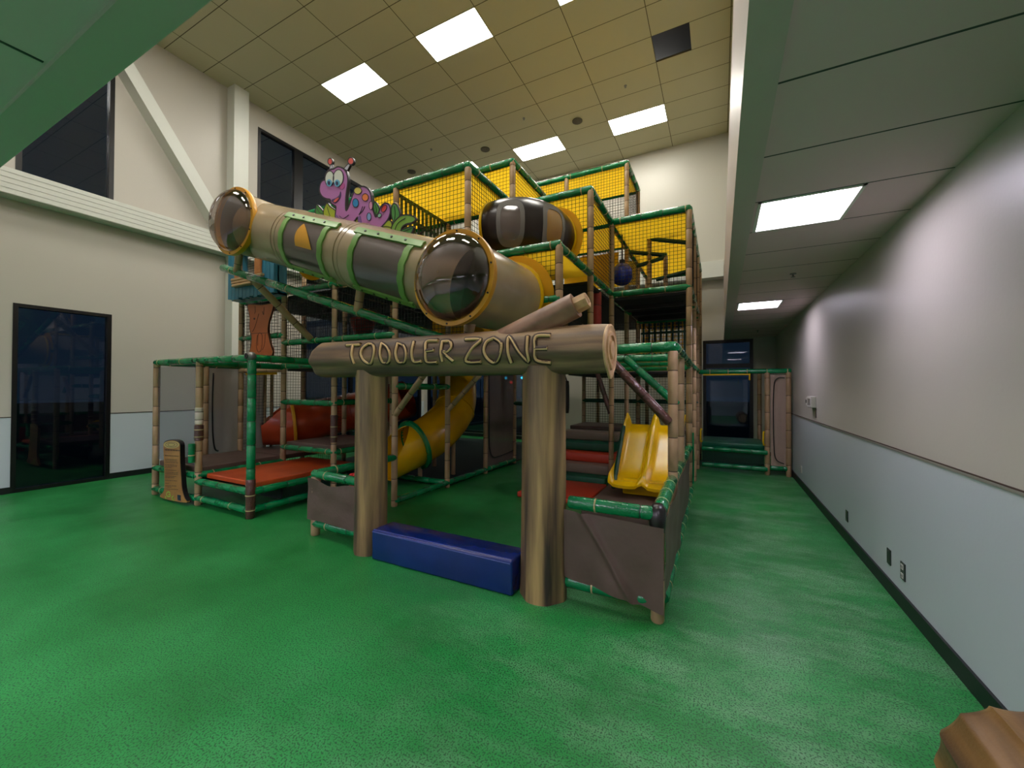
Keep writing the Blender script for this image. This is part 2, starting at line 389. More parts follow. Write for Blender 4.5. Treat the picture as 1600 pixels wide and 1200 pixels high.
# low ceilings
lows = [(.22, .76, 2.995, 3.55), (.22, .76, 6.4, 6.96), (.22, .76, -.4, .16)]
def low_ceiling(x0, x1, y0, y1, holes, name):
    bm = bmesh.new(); A = sorted({x0, x1, *[h[0] for h in holes], *[h[1] for h in holes]}); B = sorted({y0, y1, *[h[2] for h in holes], *[h[3] for h in holes]})
    for i in range(len(A)-1):
        for j in range(len(B)-1):
            cx, cy = (A[i]+A[i+1])/2, (B[j]+B[j+1])/2
            if any(h[0] < cx < h[1] and h[2] < cy < h[3] for h in holes): continue
            box(bm, (A[i], B[j], LC), (A[i+1], B[j+1], LC+.02))
    bmesh.ops.remove_doubles(bm, verts=bm.verts, dist=1e-4)
    struct(name, bm, CEIL_LO)
low_ceiling(.2, XR, YF, YB, lows, 'ceiling_right')
lows_added = [(-7.2, -6.0, -1.3, -.7), (-4.6, -3.4, -1.3, -.7), (-2.0, -.8, -1.3, -.7), (-7.2, -6.0, -3.3, -2.7), (-4.6, -3.4, -3.3, -2.7), (-2.0, -.8, -3.3, -2.7)]  # unseen lights behind the camera, added to raise the overall lighting
low_ceiling(XL, .2, YF, .53, lows_added, 'ceiling_front')
bm = bmesh.new()
for x in (-2.204, -4.0, -5.8, -7.6): box(bm, (x-.006, YF, LC-.002), (x+.006, .52, LC))
struct('trim_4', bm, FRAME)
struct('trim_1', B1((.08, .53, LC-.02), (.2, YB, 3.9)), SOFF)          # bulkhead edge beam along the corridor
struct('wall_bulkhead', B1((.19, .66, 3.9), (.35, YB, HC+.1)), WALLP)
struct('trim_2', B1((XL, .53, LC-.02), (.2, .66, HC+.1)), SOFF)        # bulkhead over the camera
# baseboards and wainscot rails
struct('baseboard_right', B1((XR-.015, YF, 0), (XR, YB, .1)), BASEB)
bm = bmesh.new(); box(bm, (XL, YF, 0), (XL+.012, 1.84, .09)); box(bm, (XL, 2.88, 0), (XL+.012, YB, .09)); struct('baseboard_left', bm, BASEB)
bm = bmesh.new(); box(bm, (XL, YB-.012, 0), (-.36, YB, .09)); box(bm, (.68, YB-.012, 0), (XR, YB, .09)); struct('baseboard_back', bm, BASEB)
ALU = mat('wainscot_trim', (150, 150, 140), .4, metal=.3)
bm = bmesh.new(); box(bm, (XR-.006, YF, 1.062), (XR, YB, 1.076), 0); box(bm, (XR-.004, YF, 1.076), (XR, YB, 1.084), 1); struct('trim_3', bm, [ALU, SEAM])
bm = bmesh.new(); box(bm, (XL, YF, 1.062), (XL+.005, 1.84, 1.074)); box(bm, (XL, 2.88, 1.062), (XL+.005, 6.33, 1.074)); struct('trim_5', bm, SEAM)
# beam with ribs, column and brace on the left wall, beam on the back wall
bm = bmesh.new(); box(bm, (XL, YF, 4.125), (-8.61, YB, 4.485))
for k in range(5): z = 4.13+.072*k; box(bm, (-8.62, YF, z), (-8.6, YB, z+.064))
struct('trim_6', bm, WHT)
bm = bmesh.new(); box(bm, (XL, 10.45, 4.1), (.08, YB, 4.48)); struct('trim_7', bm, WHT)
struct('trim_8', B1((XL, 4.58, 0), (-8.6, 4.86, HC)), WHT)
bm = bmesh.new(); a, b = Vector((0, 2.0, 8.2)), Vector((0, 4.6, 4.35)); d = (b-a).normalized(); s = Vector((0, -d.z, d.y))*.11
for x0, x1 in ((XL, -8.6),):
    vs = []
    for x in (x0, x1):
        for p in (a-s, a+s, b+s, b-s): vs.append(bm.verts.new((x, p.y, min(p.z, 8.2))))
    for f in ((0, 1, 2, 3), (7, 6, 5, 4), (0, 4, 5, 1), (1, 5, 6, 2), (2, 6, 7, 3), (3, 7, 4, 0)): bm.faces.new([vs[k] for k in f])
bmesh.ops.bisect_plane(bm, geom=bm.verts[:]+bm.edges[:]+bm.faces[:], plane_co=(0, 0, HC), plane_no=(0, 0, 1), clear_outer=True)
struct('trim_9', bm, WHT)

def window(name, axis, pos, a0, a1, z0, z1, mull=(), trans=(), fw=.05):
    root = empty(name, (pos, (a0+a1)/2, z0) if axis == 0 else ((a0+a1)/2, pos, z0), kind='structure')
    sgn = -1 if axis == 0 else 1
    def bb(bm, p0, p1, q0, q1, d0, d1):
        if axis == 0: box(bm, (min(pos+d0*sgn, pos+d1*sgn), p0, q0), (max(pos+d0*sgn, pos+d1*sgn), p1, q1))
        else: box(bm, (p0, min(pos+d0*sgn, pos+d1*sgn), q0), (p1, max(pos+d0*sgn, pos+d1*sgn), q1))
    bm = bmesh.new()
    bb(bm, a0, a0+fw, z0, z1, -.01, .1); bb(bm, a1-fw, a1, z0, z1, -.01, .1); bb(bm, a0+fw, a1-fw, z1-fw, z1, -.01, .1); bb(bm, a0+fw, a1-fw, z0, z0+fw, -.01, .1)
    for m_ in mull: bb(bm, m_[0], m_[1], z0+fw, z1-fw, -.005, .09)
    for t_ in trans: bb(bm, a0+fw, a1-fw, t_[0], t_[1], -.004, .08)
    link('window_frame', bm, FRAME, root)
    bm = bmesh.new(); bb(bm, a0+fw*.5, a1-fw*.5, z0+fw*.5, z1-fw*.5, .045, .052); link('pane', bm, GLASS, root)
    return root
window('door_1', 0, XL, 1.84, 2.88, 0, 2.68)
window('door_2', 1, YB, -.36, .68, 0, 2.66, trans=((2.0, 2.1), (.3, .34)), fw=.07)
window('window_1', 0, XL, 1.84, 2.88, 4.3, 7.12, fw=.06)
window('window_2', 0, XL, 5.19, 10.6, 4.5, 7.12, mull=((6.03, 6.25), (7.5, 7.62), (8.9, 9.02)), fw=.06)
window('window_3', 0, XL, 6.33, 10.6, .12, 4.1, mull=((7.7, 7.78), (9.1, 9.18)), fw=.06)
window('window_4', 1, YB, -8.7, -4.35, .12, 3.0, mull=((-7.3, -7.22), (-5.9, -5.82)), fw=.06)

# ------------------------------------------------------------------ lamps, vents and small fittings
names = {(0, 0): 'leftmost of the front row, above the tube', (2, 0): 'largest one at the top centre of the photo', (4, 0): 'cut by the top edge of the photo',
         (0, 6): 'partly hidden behind the topmost green rail', (2, 6): 'above the yellow roofs, centre of the back row', (4, 6): 'back row, nearest the missing ceiling tile',
         (0, -6): 'near the front bulkhead, at its left', (2, -6): 'near the front bulkhead, in the middle', (4, -6): 'near the front bulkhead, at its right'}
for (i, j) in LAMPS:
    x0, y0 = OX+TX*i, OY+TY*j
    t = empty('ceiling_light', (x0+TX/2, y0+TY/2, HC), 'white ceiling light panel, '+names[(i, j)], 'ceiling light', 'flat light panels in the high tiled ceiling')
    link('diffuser', B1((x0+.015, y0+.015, HC-.002), (x0+TX-.015, y0+TY-.015, HC+.006)), LAMP_HI, t)
    bm = bmesh.new()
    for a, b in (((x0, y0), (x0+TX, y0+.014)), ((x0, y0+TY-.014), (x0+TX, y0+TY)), ((x0, y0), (x0+.014, y0+TY)), ((x0+TX-.014, y0), (x0+TX, y0+TY))): box(bm, (*a, HC-.004), (*b, HC+.02))
    link('frame', bm, WHT, t)
ln = ['nearer square recessed light in the low corridor ceiling', 'farther square recessed light in the low corridor ceiling', 'square recessed light in the low ceiling above the camera']+['long recessed light in low ceiling behind the camera, number %d from the left wall' % k for k in range(6)]
ln[3:] = ['long recessed light in the low front ceiling, '+s for s in ('by the left wall', 'in the middle', 'near the corridor', 'rear row by the left wall', 'rear row in the middle', 'rear row near the corridor')]
for k, (x0, x1, y0, y1) in enumerate(lows+lows_added):
    t = empty('recessed_light', ((x0+x1)/2, (y0+y1)/2, LC), ln[k], 'ceiling light')
    bm = bmesh.new(); w = .02
    for a, b in (((x0, y0), (x1, y0+w)), ((x0, y1-w), (x1, y1)), ((x0, y0), (x0+w, y1)), ((x1-w, y0), (x1, y1))): box(bm, (*a, LC-.006), (*b, LC+.03))
    link('frame', bm, WHT, t)
    # sloped white reflector box with a glowing lens
    bm = bmesh.new(); q = .05
    lo = [bm.verts.new(p) for p in ((x0+w, y0+w, LC+.02), (x1-w, y0+w, LC+.02), (x1-w, y1-w, LC+.02), (x0+w, y1-w, LC+.02))]
    hi = [bm.verts.new(p) for p in ((x0+q, y0+q, LC+.07), (x1-q, y0+q, LC+.07), (x1-q, y1-q, LC+.07), (x0+q, y1-q, LC+.07))]
    for n in range(4): bm.faces.new((lo[n], lo[(n+1) % 4], hi[(n+1) % 4], hi[n]))
    link('reflector', bm, WHT, t)
    link('lens', B1((x0+q, y0+q, LC+.062), (x1-q, y1-q, LC+.072)), LAMP_LO, t)
def disc(c, r, h, n=20):
    bm = bmesh.new(); s, t = Vector((1, 0, 0)), Vector((0, 1, 0)); c = Vector(c)
    rings(bm, [(c+Vector((0, 0, h)), r, s, t, 0), (c+Vector((0, 0, h*.3)), r, s, t, 0), (c, r*.85, s, t, 0)], n); return bm
GRILL = mat('speaker_grille', (96, 92, 78), .8, rgb2=(70, 66, 56), nscale=90)
for (x, y), w in (((-2.86, 8.75), 'nearest the right pair of ceiling lights'), ((-5.28, 8.74), 'in the middle, above the topmost roof'), ((-7.67, 8.72), 'leftmost, above the purple worm')):
    o = link('ceiling_speaker', disc((x, y, HC-.02), .115, .02), GRILL, None, True, origin=(x, y, HC)); tag(o, 'round grey ceiling speaker grille, '+w, 'speaker', 'round speakers in the high ceiling')
for (x, y, z), w in (((-1.67, 8.16, HC), 'in the high ceiling left of the dark missing tile'), ((-6.5, 8.12, HC), 'in the high ceiling near the left wall'), ((-3.9, 8.12, HC), 'in the high ceiling at the centre'), ((.67, 5.0, LC), 'between the two corridor lights'), ((.68, 9.5, LC), 'far end of the low corridor ceiling')):
    bm = bmesh.new(); s, t = Vector((1, 0, 0)), Vector((0, 1, 0))
    rings(bm, [(Vector((x, y, z)), .03, s, t, 0), (Vector((x, y, z-.008)), .028, s, t, 0), (Vector((x, y, z-.01)), .009, s, t, 0), (Vector((x, y, z-.03)), .008, s, t, 0), (Vector((x, y, z-.034)), .02, s, t, 0), (Vector((x, y, z-.038)), .02, s, t, 0)], 12)
    o = link('fire_sprinkler', bm, STEEL, None, True, origin=(x, y, z)); tag(o, 'small metal fire sprinkler head, '+w, 'sprinkler')
# outlets and switches on the right wall
PLATE = mat('white_plate', (208, 206, 200), .35); DPL = mat('dark_plate', (40, 46, 44), .4)
def plate(y, z, w, h, m, label, kind):
    t = empty('wall_outlet' if kind != 'switch' else 'light_switch', (XR, y, z), label, 'outlet' if kind != 'switch' else 'switch')
    link('cover_plate', bbox((XR-.008, y-w/2, z-h/2), (XR, y+w/2, z+h/2), .003, 1), m, t)
    bm = bmesh.new()
    if kind == 'outlet':
        for dz in (-.25, .25): box(bm, (XR-.011, y-w*.24, z+h*dz-h*.14), (XR-.007, y+w*.24, z+h*dz+h*.14), 0)
        for dz in (-.25, .25):
            for dy in (-.08, .08): box(bm, (XR-.0125, y+w*dy*1.4-.002, z+h*dz-.01), (XR-.0105, y+w*dy*1.4+.002, z+h*dz+.01), 1)
        link('socket', bm, [PLATE, FRAME], t)
    elif kind == 'switch':
        box(bm, (XR-.016, y-w*.16, z-h*.2), (XR-.007, y+w*.16, z+h*.2)); link('toggle', bm, DPL if m is PLATE else PLATE, t)
    else:
        for dz in (-.36, .36): box(bm, (XR-.0095, y-.004, z+h*dz-.004), (XR-.0075, y+.004, z+h*dz+.004))
        link('screw', bm, STEEL, t)
plate(3.71, .255, .075, .12, DPL, 'dark wall outlet with two white sockets, nearest the camera', 'outlet')
plate(3.97, .26, .07, .115, DPL, 'blank dark cover plate left of the nearest outlet on the right wall', 'blank')
plate(5.09, .25, .07, .11, DPL, 'dark wall plate midway along the right wall base', 'blank')
plate(7.6, .27, .07, .11, PLATE, 'small pale outlet low on the right wall beside the far cage', 'outlet')
plate(7.15, 1.33, .07, .12, PLATE, 'narrow white switch plate farthest along the right wall', 'switch')
plate(6.9, 1.33, .07, .12, DPL, 'dark and white switch plate between white plates on right wall', 'switch')
t = empty('thermostat', (XR, 6.65, 1.33), 'boxy white thermostat guard above the wainscot on the right wall', 'thermostat')
link('guard_cover', bbox((XR-.06, 6.52, 1.26), (XR, 6.78, 1.41), .01), PLATE, t)
bm = bmesh.new()
for k in range(6): box(bm, (XR-.062, 6.56+.032*k, 1.29), (XR-.059, 6.57+.032*k, 1.38))
link('vent_slots', bm, GRILL, t)
o = link('door_stop_plate', bbox((XR-.006, 6.5, 1.13), (XR, 6.57, 1.25), .002, 1), STEEL, None, origin=(XR, 6.53, 1.2)); tag(o, 'narrow grey metal plate below the thermostat on the right wall', 'plate')

# night outside: dark ground and a few distant lamps
struct('ground_outside', B1((-60, -20, -.3), (30, 60, -.12)), mat('night_asphalt', (14, 15, 17), .8))
NL = [((-16, 14.5, 1.9), (90, 160, 255), .10), ((-15, 12.2, 1.6), (255, 255, 255), .06), ((-15.5, 13.2, 1.5), (255, 250, 240), .05), ((-16, 16.2, 1.75), (255, 255, 250), .06), ((-16, 17.0, 1.9), (255, 250, 230), .05),
      ((-12.8, 24, 2.2), (60, 230, 255), .09), ((-11.6, 24, 2.2), (60, 230, 255), .08), ((-12.4, 24, 1.9), (255, 40, 40), .1), ((-11.4, 24, 1.6), (255, 240, 200), .08), ((-14.8, 24, 2.5), (220, 255, 80), .12)]
for k, (p, c, r_) in enumerate(NL):
    bm = bmesh.new(); bmesh.ops.create_uvsphere(bm, u_segments=10, v_segments=8, radius=r_); bmesh.ops.translate(bm, verts=bm.verts, vec=p)
    o = empty('street_lamp', (p[0], p[1], -.12)); lh = link('lamp_head', bm, emit_mat('night_light_%d' % k, c, 6), o, True)
    bm = bmesh.new(); box(bm, (p[0]-.02, p[1]-.02, -.12), (p[0]+.02, p[1]+.02, p[2])); link('lamp_pole', bm, FRAME, o)
    tag(o, ('small distant %s light seen through the dark window' % ('blue', 'white', 'cream', 'white', 'cream', 'cyan', 'cyan', 'red', 'warm', 'yellow-green')[k])+(', behind the left bays' if k < 5 else ', seen right of the yellow tube slide'), 'street light', 'street lights outside the %s windows' % ('left' if k < 5 else 'rear'))
# ------------------------------------------------------------------ play structure grid
X = [-7.03, -5.91, -4.79, -3.67, -2.58, -1.46, -.38]
Y = [2.77+1.12*j for j in range(8)]
A, B, C, D = 1.84, 2.95, 4.04, 5.5
def G(i, j, z): 
    i0 = int(math.floor(i)); x = X[i0] if i0 >= 6 else X[i0]+(X[i0+1]-X[i0])*(i-i0)
    return Vector((x, 2.77+1.12*j, z))
def post(root, i, j, z0, z1, r=.04, mats=None, label=None, phase=0):
    p = G(i, j, 0); bm = padded((p.x, p.y, z0), (p.x, p.y, z1), r, .27, 12, phase)
    return link('post', bm, mats or [TAN, SEAM, TIE], root, True, label)
def rail(root, a, b, z, r=.043, z2=None, ties=0, m=None, name='rail', label=None, ext=.02):
    p, q = G(*a, z), G(*b, z if z2 is None else z2); u = (q-p).normalized(); p -= u*ext; q += u*ext
    return link(name, padded(p, q, r, .3, 12, random.uniform(-.2, .2), .012, ties), m or [GRN, GSEAM, TIE], root, True, label)
def vnet(root, a, b, z0, z1, su=.052, inset=.045):
    p, q = G(*a, z0), G(*b, z0); u = (q-p).normalized(); p += u*inset; q -= u*inset
    return link('net_panel', net(p, q-p, Vector((0, 0, z1-z0)), su), NET, root)
def roof(root, i0, i1, j0, j1, z, m=None, name='roof_cover', th=.006):
    p, q = G(i0, j0, z), G(i1, j1, z); bm = bmesh.new(); nx = max(4, int((q.x-p.x)/.14)); ny = max(4, int((q.y-p.y)/.14)); V = []
    for a in range(nx+1):
        V.append([bm.verts.new((p.x+(q.x-p.x)*a/nx, p.y+(q.y-p.y)*b/ny, z-.035*math.sin(PI*((a/nx)*(i1-i0) % 1))*math.sin(PI*((b/ny)*(j1-j0) % 1)))) for b in range(ny+1)])
    for a in range(nx):
        for b in range(ny): bm.faces.new((V[a][b], V[a+1][b], V[a+1][b+1], V[a][b+1]))
    return link(name, bm, m or YEL, root, True)
def deck(root, i0, i1, j0, j1, z, m=None, th=.05, label=None, name='deck'):
    p, q = G(i0, j0, z), G(i1, j1, z)
    return link(name, bbox((p.x+.03, p.y+.03, z-th), (q.x-.03, q.y-.03, z), .012, 2), m or DECK, root, False, label)

# ================== main climbing tower
cf = empty('climbing_frame', (-3.67, 6.1, 0), 'tall climbing frame of tan padded posts and green rails with black nets and yellow roofs', 'climbing frame')
for i, j, z0, z1 in ((0, 1, 0, 3.6), (1, 1, 0, 3.02), (2, 1, 0, 3.02), (3, 1, 0, 4.07), (4, 1, A, C), (5, 1, A, 2.98),
                     (0, 2, 0, C), (1, 2, 0, C), (2, 2, 0, C), (3, 2, 0, 4.66), (4, 2, A, 4.68), (5, 2, A, 4.04),
                     (1, 3, 0, B), (2, 3, 0, B), (3, 3, 0, C), (4, 3, A, 4.66), (5, 3, 0, 4.02), (6, 3, 0, 4.0),
                     (3, 4, 0, D), (4, 4, A, 5.52), (5, 4, 0, 5.5), (6, 4, 0, 4.0), (3, 5, 0, D), (4, 5, 0, D), (5, 5, 0, 5.48), (6, 5, 0, 4.0), (6, 6, 0, 4.0),
                     (5, 6, 0, 4.0), (4, 6, 0, B)):
    post(cf, i, j, z0, z1, phase=random.uniform(-.3, .3))
for a, b, z in (((1, 1), (2, 1), 4.05), ((2, 1), (3, 1), 4.06), ((3, 1), (4, 1), 4.07), ((4, 1), (4, 2), 4.07), ((2, 2), (3, 2), 4.02), ((3, 2), (4, 2), 4.02), ((1, 2), (2, 2), 4.02),
                ((1, 1), (1, 2), 4.05),
                ((3, 2), (4, 2), 4.68), ((4, 2), (4, 3), 4.68), ((3, 3), (4, 3), 4.66), ((3, 2), (3, 3), 4.66),
                ((4, 2), (5, 2), 4.04), ((5, 2), (5, 3), 4.03), ((5, 3), (6, 3), 4.03), ((6, 3), (6, 4), 4.02), ((6, 4), (6, 5), 4.02), ((6, 5), (6, 6), 4.02), ((5, 6), (6, 6), 4.0), ((4, 3), (5, 3), 4.0), ((4, 4), (5, 4), 4.02),
                ((5, 3), (5, 4), 4.0), ((5, 4), (5, 5), 4.0), ((5, 5), (5, 6), 4.0),
                ((3, 4), (4, 4), D), ((4, 4), (5, 4), D), ((5, 4), (5, 5), D), ((4, 5), (5, 5), D-.02), ((3, 5), (4, 5), D-.02),
                ((0, 1), (1, 1), 2.9), ((1, 1), (2, 1), B), ((2, 1), (3, 1), B), ((4, 1), (5, 1), 2.98), ((5, 1), (5, 2), 2.96), ((5, 2), (5, 3), 2.94), ((5, 3), (6, 3), 2.93),
                ((6, 3), (6, 4), 2.94), ((6, 4), (6, 5), 2.94), ((5, 4), (6, 4), 2.84), ((5, 5), (6, 5), 2.84), ((5, 3), (5, 4), 2.88),
                ((4, 1), (5, 1), 2.42), ((0, 1), (1, 1), 2.3), ((1, 1), (2, 1), 2.18), ((2, 1), (3, 1), 2.18),
                ((1, 1), (2, 1), 1.28), ((2, 1), (2, 2), 1.29), ((1, 1), (2, 1), .6), ((2, 1), (2, 2), .6),
                ((2, 1), (3, 1), A), ((1, 1), (2, 1), A-.02), ((3, 1), (3, 2), 1.52), ((3, 1), (3, 2), .07), ((3, 2), (3, 3), .07), ((3, 3), (3, 4), .07), ((2, 2), (3, 2), .07),
                ((4, 3), (5, 3), A), ((5, 3), (6, 3), A-.04), ((5, 3), (5, 4), A)):
    rail(cf, a, b, z, r=.043 if z < 3.5 else .046, ties=random.choice((0, 0, 2, 3)))
for a, b, z0, z1 in (((1, 1), (2, 1), 3.0, 4.0), ((2, 1), (3, 1), 3.0, 4.02), ((3, 1), (4, 1), 3.0, 4.03), ((4, 1), (4, 2), 3.0, 4.03), ((3, 2), (4, 2), 4.08, 4.63), ((4, 2), (4, 3), 4.08, 4.63),
                     ((4, 2), (5, 2), 2.98, 4.0), ((5, 2), (5, 3), 2.98, 3.99), ((5, 3), (6, 3), 2.98, 3.98), ((6, 3), (6, 4), 2.98, 3.98), ((6, 4), (6, 5), 2.98, 3.98), ((6, 5), (6, 6), 2.98, 3.98),
                     ((3, 4), (4, 4), 4.06, 5.46), ((4, 4), (5, 4), 4.06, 5.46), ((5, 4), (5, 5), 4.06, 5.46), ((5, 4), (5, 5), 2.98, 3.96), ((4, 5), (5, 5), 3.0, 5.44), ((3, 5), (4, 5), 3.0, 5.44),
                     ((4, 1), (5, 1), 2.46, 2.93), ((5, 1), (5, 2), 2.98, 2.99), ((5, 6), (6, 6), 2.0, 3.96),
                     ((0, 1), (1, 1), 1.88, 2.86), ((1, 1), (2, 1), 1.88, 2.9), ((2, 1), (3, 1), 2.2, 2.9), ((0, 2), (1, 2), .1, 2.9), ((0, 1), (0, 2), .1, 2.9), ((1, 2), (2, 2), 1.9, 2.9),
                     ((3, 1), (4, 1), A, 2.9), ((4, 5), (5, 5), .1, 1.8), ((5, 5), (6, 5), .1, 1.8), ((3, 5), (4, 5), 1.9, 2.9), ((4, 5), (5, 5), 1.9, 2.9)):
    if z1-z0 > .1: vnet(cf, a, b, z0, z1)
for a in ((1, 4, 1, 2, 4.02), (3, 4, 2, 3, 4.64), (4, 5, 2, 4, 4.0), (5, 6, 3, 6, 3.98), (3, 5, 4, 5, 5.47), (4, 5, 1, 2, 2.94)):
    roof(cf, *a)
for a in ((0, 1, 1, 2, 2.9), (1, 2, 1, 2, 2.9), (2, 3, 1, 3, 2.9), (3, 4, 1, 3, 2.93), (4, 5, 2, 4, 2.88), (5, 6, 3, 6, 2.88), (3, 4, 3, 5, 2.9), (4, 5, 4, 6, 2.9), (1, 2, 2, 4, 1.82), (2, 3, 2, 3, 1.82), (0, 1, 2, 6, 2.9), (1, 2, 2, 6, 2.9), (2, 3, 3, 6, 2.9), (3, 4, 5, 6, 2.9), (1, 2, 1, 2, 1.8), (2, 3, 1, 2, 1.8), (4, 6, 4, 6, 1.8)):  # upper decks over the rear left bays are added to keep lamp light out
    deck(cf, *a)
deck(cf, 1, 2, 1, 2, .68, BRN, .07, 'brown padded deck', 'platform_mat')
deck(cf, 4, 6, 4.1, 5, .8, BRN, .07, 'brown padded deck behind the double slide', 'platform_mat')
deck(cf, 5, 6, 3.1, 3.3, 2.99, TANP, .05, 'tan foam edge roll', 'deck_edge_pad')
deck(cf, 0, 3, 2.02, 6.5, .03, mat('shaded_floor_pad', (8, 34, 26), .7), .03, 'dark floor pad under the frame', 'floor_pad')  # dark sheet standing in for the shade on the floor below the frame
for a_ in (((4, 5), (5, 5), 1.25), ((5, 5), (6, 5), 1.25), ((3, 4), (4, 4), 1.2)): rail(cf, *a_, m=[DGRN, GSEAM, TIE])
# yellow valance strips hanging inside
for (i0, j0, i1, j1, z0, z1) in ((2, 2.95, 4, 2.95, 2.2, 2.8), (4.0, 5, 5.0, 5, 3.6, 4.1), (4, 3.9, 4.9, 3.9, 3.35, 3.9)):
    p, q = G(i0, j0, z0), G(i1, j1, z0)
    link('yellow_curtain', cloth(p, q-p, Vector((0, 0, z1-z0)), 20, 8, .03, i0), YEL, cf, True)
# slatted barriers
def slats(i0, j0, i1, j1, z0, z1, n, label):
    p, q = G(i0, j0, 0), G(i1, j1, 0); bm = bmesh.new(); u = (q-p).normalized(); s = Vector((-u.y, u.x, 0))
    for k in range(n):
        c = p+(q-p)*((k+.5)/n)
        vs = []
        for z in (z0, z1):
            for a_, b_ in ((-.018, -.008), (.018, -.008), (.018, .008), (-.018, .008)): vs.append(bm.verts.new(Vector((c.x, c.y, z))+u*a_+s*b_))
        for f in ((3, 2, 1, 0), (4, 5, 6, 7), (0, 1, 5, 4), (1, 2, 6, 5), (2, 3, 7, 6), (3, 0, 4, 7)): bm.faces.new([vs[x] for x in f])
    for z in (z0, (z0*.25+z1*.75), z1):
        vs = []
        for e in (p, q):
            for a_, b_ in ((-.012, -.02), (.012, -.02), (.012, .02), (-.012, .02)): vs.append(bm.verts.new(Vector((e.x, e.y, z))+s*a_+Vector((0, 0, b_))))
        for f in ((0, 1, 2, 3), (7, 6, 5, 4), (0, 4, 5, 1), (1, 5, 6, 2), (2, 6, 7, 3), (3, 7, 4, 0)): bm.faces.new([vs[x] for x in f])
    link('slatted_barrier', bm, DGRN, cf, False, label)
slats(3, 1.05, 3, 1.95, 3.0, 3.98, 12, 'green slats hanging under the left roof')
slats(5.05, 5.0, 5.95, 5.0, 1.95, 2.82, 9, 'dark green slats in front of yellow net')
link('yellow_net', net(G(5.05, 5.1, 1.95), G(5.95, 5.1, 0)-G(5.05, 5.1, 0), (0, 0, .87), .07, .016), YEL, cf)
# joists under the right hand deck
for y in (6.6, 7.2, 7.8):
    link('joist', B1((X[5]+.1, y-.02, 2.76), (X[6]-.1, y+.02, 2.83)), FRAME, cf)
# interior handrails and low posts of the spiral climb seen through the right net
for (p, q) in ((at(1012, 372, 1, 6.9), at(1076, 348, 1, 6.9)), (at(1012, 373, 1, 6.9), at(1076, 379, 1, 6.9)), (at(985, 394, 1, 6.9), at(1042, 399, 1, 6.9)), (at(995, 416, 1, 6.9), at(1042, 401, 1, 6.9)), (at(1025, 437, 1, 6.9), at(1074, 424, 1, 6.9))):
    q.x = min(q.x, -.45); link('handrail', padded(p, q, .035, .3), [DGRN, GSEAM, TIE], cf, True)
for (u, v) in ((1015, 372), (1040, 400)):
    p = at(u, v, 1, 6.9); link('inner_post', padded((p.x, p.y, 2.9), (p.x, p.y, p.z), .036, .2), [TAN, SEAM, TIE], cf, True)
# diagonal braces of tan and brown padding
for (p, q, m, lb) in (((-3.67, 3.89, 1.15), (-3.15, 3.89, 1.72), [TAN, SEAM, TIE], None), ((-3.66, 5.01, 1.17), (-3.1, 5.01, 1.7), [TAN, SEAM, TIE], None), ((-1.69, 6.13, 1.78), (-1.47, 6.13, 1.12), [DBR, SEAM, TIE], 'dark brown padded brace')):
    link('brace', padded(p, q, .038, .25), m, cf, True, lb)
# mesh door with a black cord between two posts of the middle bay
p, q = G(3, 3.04, .1), G(3, 3.96, .1)
md = link('mesh_door', cloth(p, q-p, (0, 0, 1.72), 12, 16, .01, 4), MESHB, cf, True)
cord = [Vector((X[3]+.02, y, z)) for y, z in ((p.y+.03, 1.75), (p.y+.05, 1.0), (p.y+.06, .45), (p.y+.2, .26), (p.y+.5, .24), (q.y-.04, .27))]
link('door_cord', sweep(catmull(cord, 5), .009, 6, True), FRAME, cf, True)
# wraps
for a in ((2, 1, .74, 1.12, 'dark brown wrap'),):
    p = G(a[0], a[1], 0); link('post_wrap', padded((p.x, p.y, a[2]), (p.x, p.y, a[3]), .047, .14, 12, 0, .004, 1), [DBR, SEAM, TIE], cf, True, a[4])
for (i, j, z) in ((6, 3, .9),):
    p = G(i, j, 0); link('green_strap', sweep([(p.x+.05, p.y-.02, .2), (p.x+.055, p.y-.03, .5), (p.x+.05, p.y-.03, .9)], .012, 8, True), GRN, cf, True)
rail(cf, (0, 1), (1, 1), A-.07, m=[TAN, SEAM, TIE], r=.036)

# ================== left front bay
lb = empty('low_play_bay', (-5.9, 3.3, 0), 'low open bay at left with brown and orange pads and one green corner post', 'play bay')
post(lb, 0, 0, 0, A); post(lb, 1, 0, 0, A)
post(lb, 2, 0, .42, A-.02, .046, [GRN, GSEAM, TIE], 'green wrapped post')
p = G(2, 0, 0); link('post_foot_wrap', padded((p.x, p.y, 0), (p.x, p.y, .45), .05, .17, 12, 0, .01, 1), [DBR, SEAM, TIE], lb, True, 'brown wrapped foot')
p = G(1, 0, 0); link('post_wrap', padded((p.x, p.y, .82), (p.x, p.y, 1.02), .05, .09, 12, 0, .004, 1), [DBR, SEAM, TIE], lb, True, 'brown wrap band')
link('post_wrap', padded((p.x, p.y, 1.03), (p.x, p.y, 1.24), .045, .1, 12, 0, .004), [WORN, SEAM, TIE], lb, True, 'worn white wrap band')
link('small_pad', padded((p.x+.0, p.y-.078, .55), (p.x+.0, p.y-.078, .79), .036, .17, 12, 0, .004, 1), [GRN, GSEAM, TIE], lb, True, 'short green roll strapped to the post')
for a, b, z in (((0, 0), (1, 0), A), ((1, 0), (2, 0), A), ((0, 0), (0, 1), A), ((1, 0), (1, 1), A-.03), ((2, 0), (2, 1), A), ((1, 1), (2, 1), A+.0),
                ((0, 0), (1, 0), .37), ((0, 0), (1, 0), .08), ((1, 0), (2, 0), .3), ((1, 0), (2, 0), .09), ((2, 0), (2, 1), .3), ((2, 0), (2, 1), .09), ((1, 0), (1, 1), .38), ((0, 1), (1, 1), .38), ((1, 1), (2, 1), .3), ((2, 0), (2.85, 0.98), .0)):
    if z > 0: rail(lb, a, b, z, ties=random.choice((0, 2)))
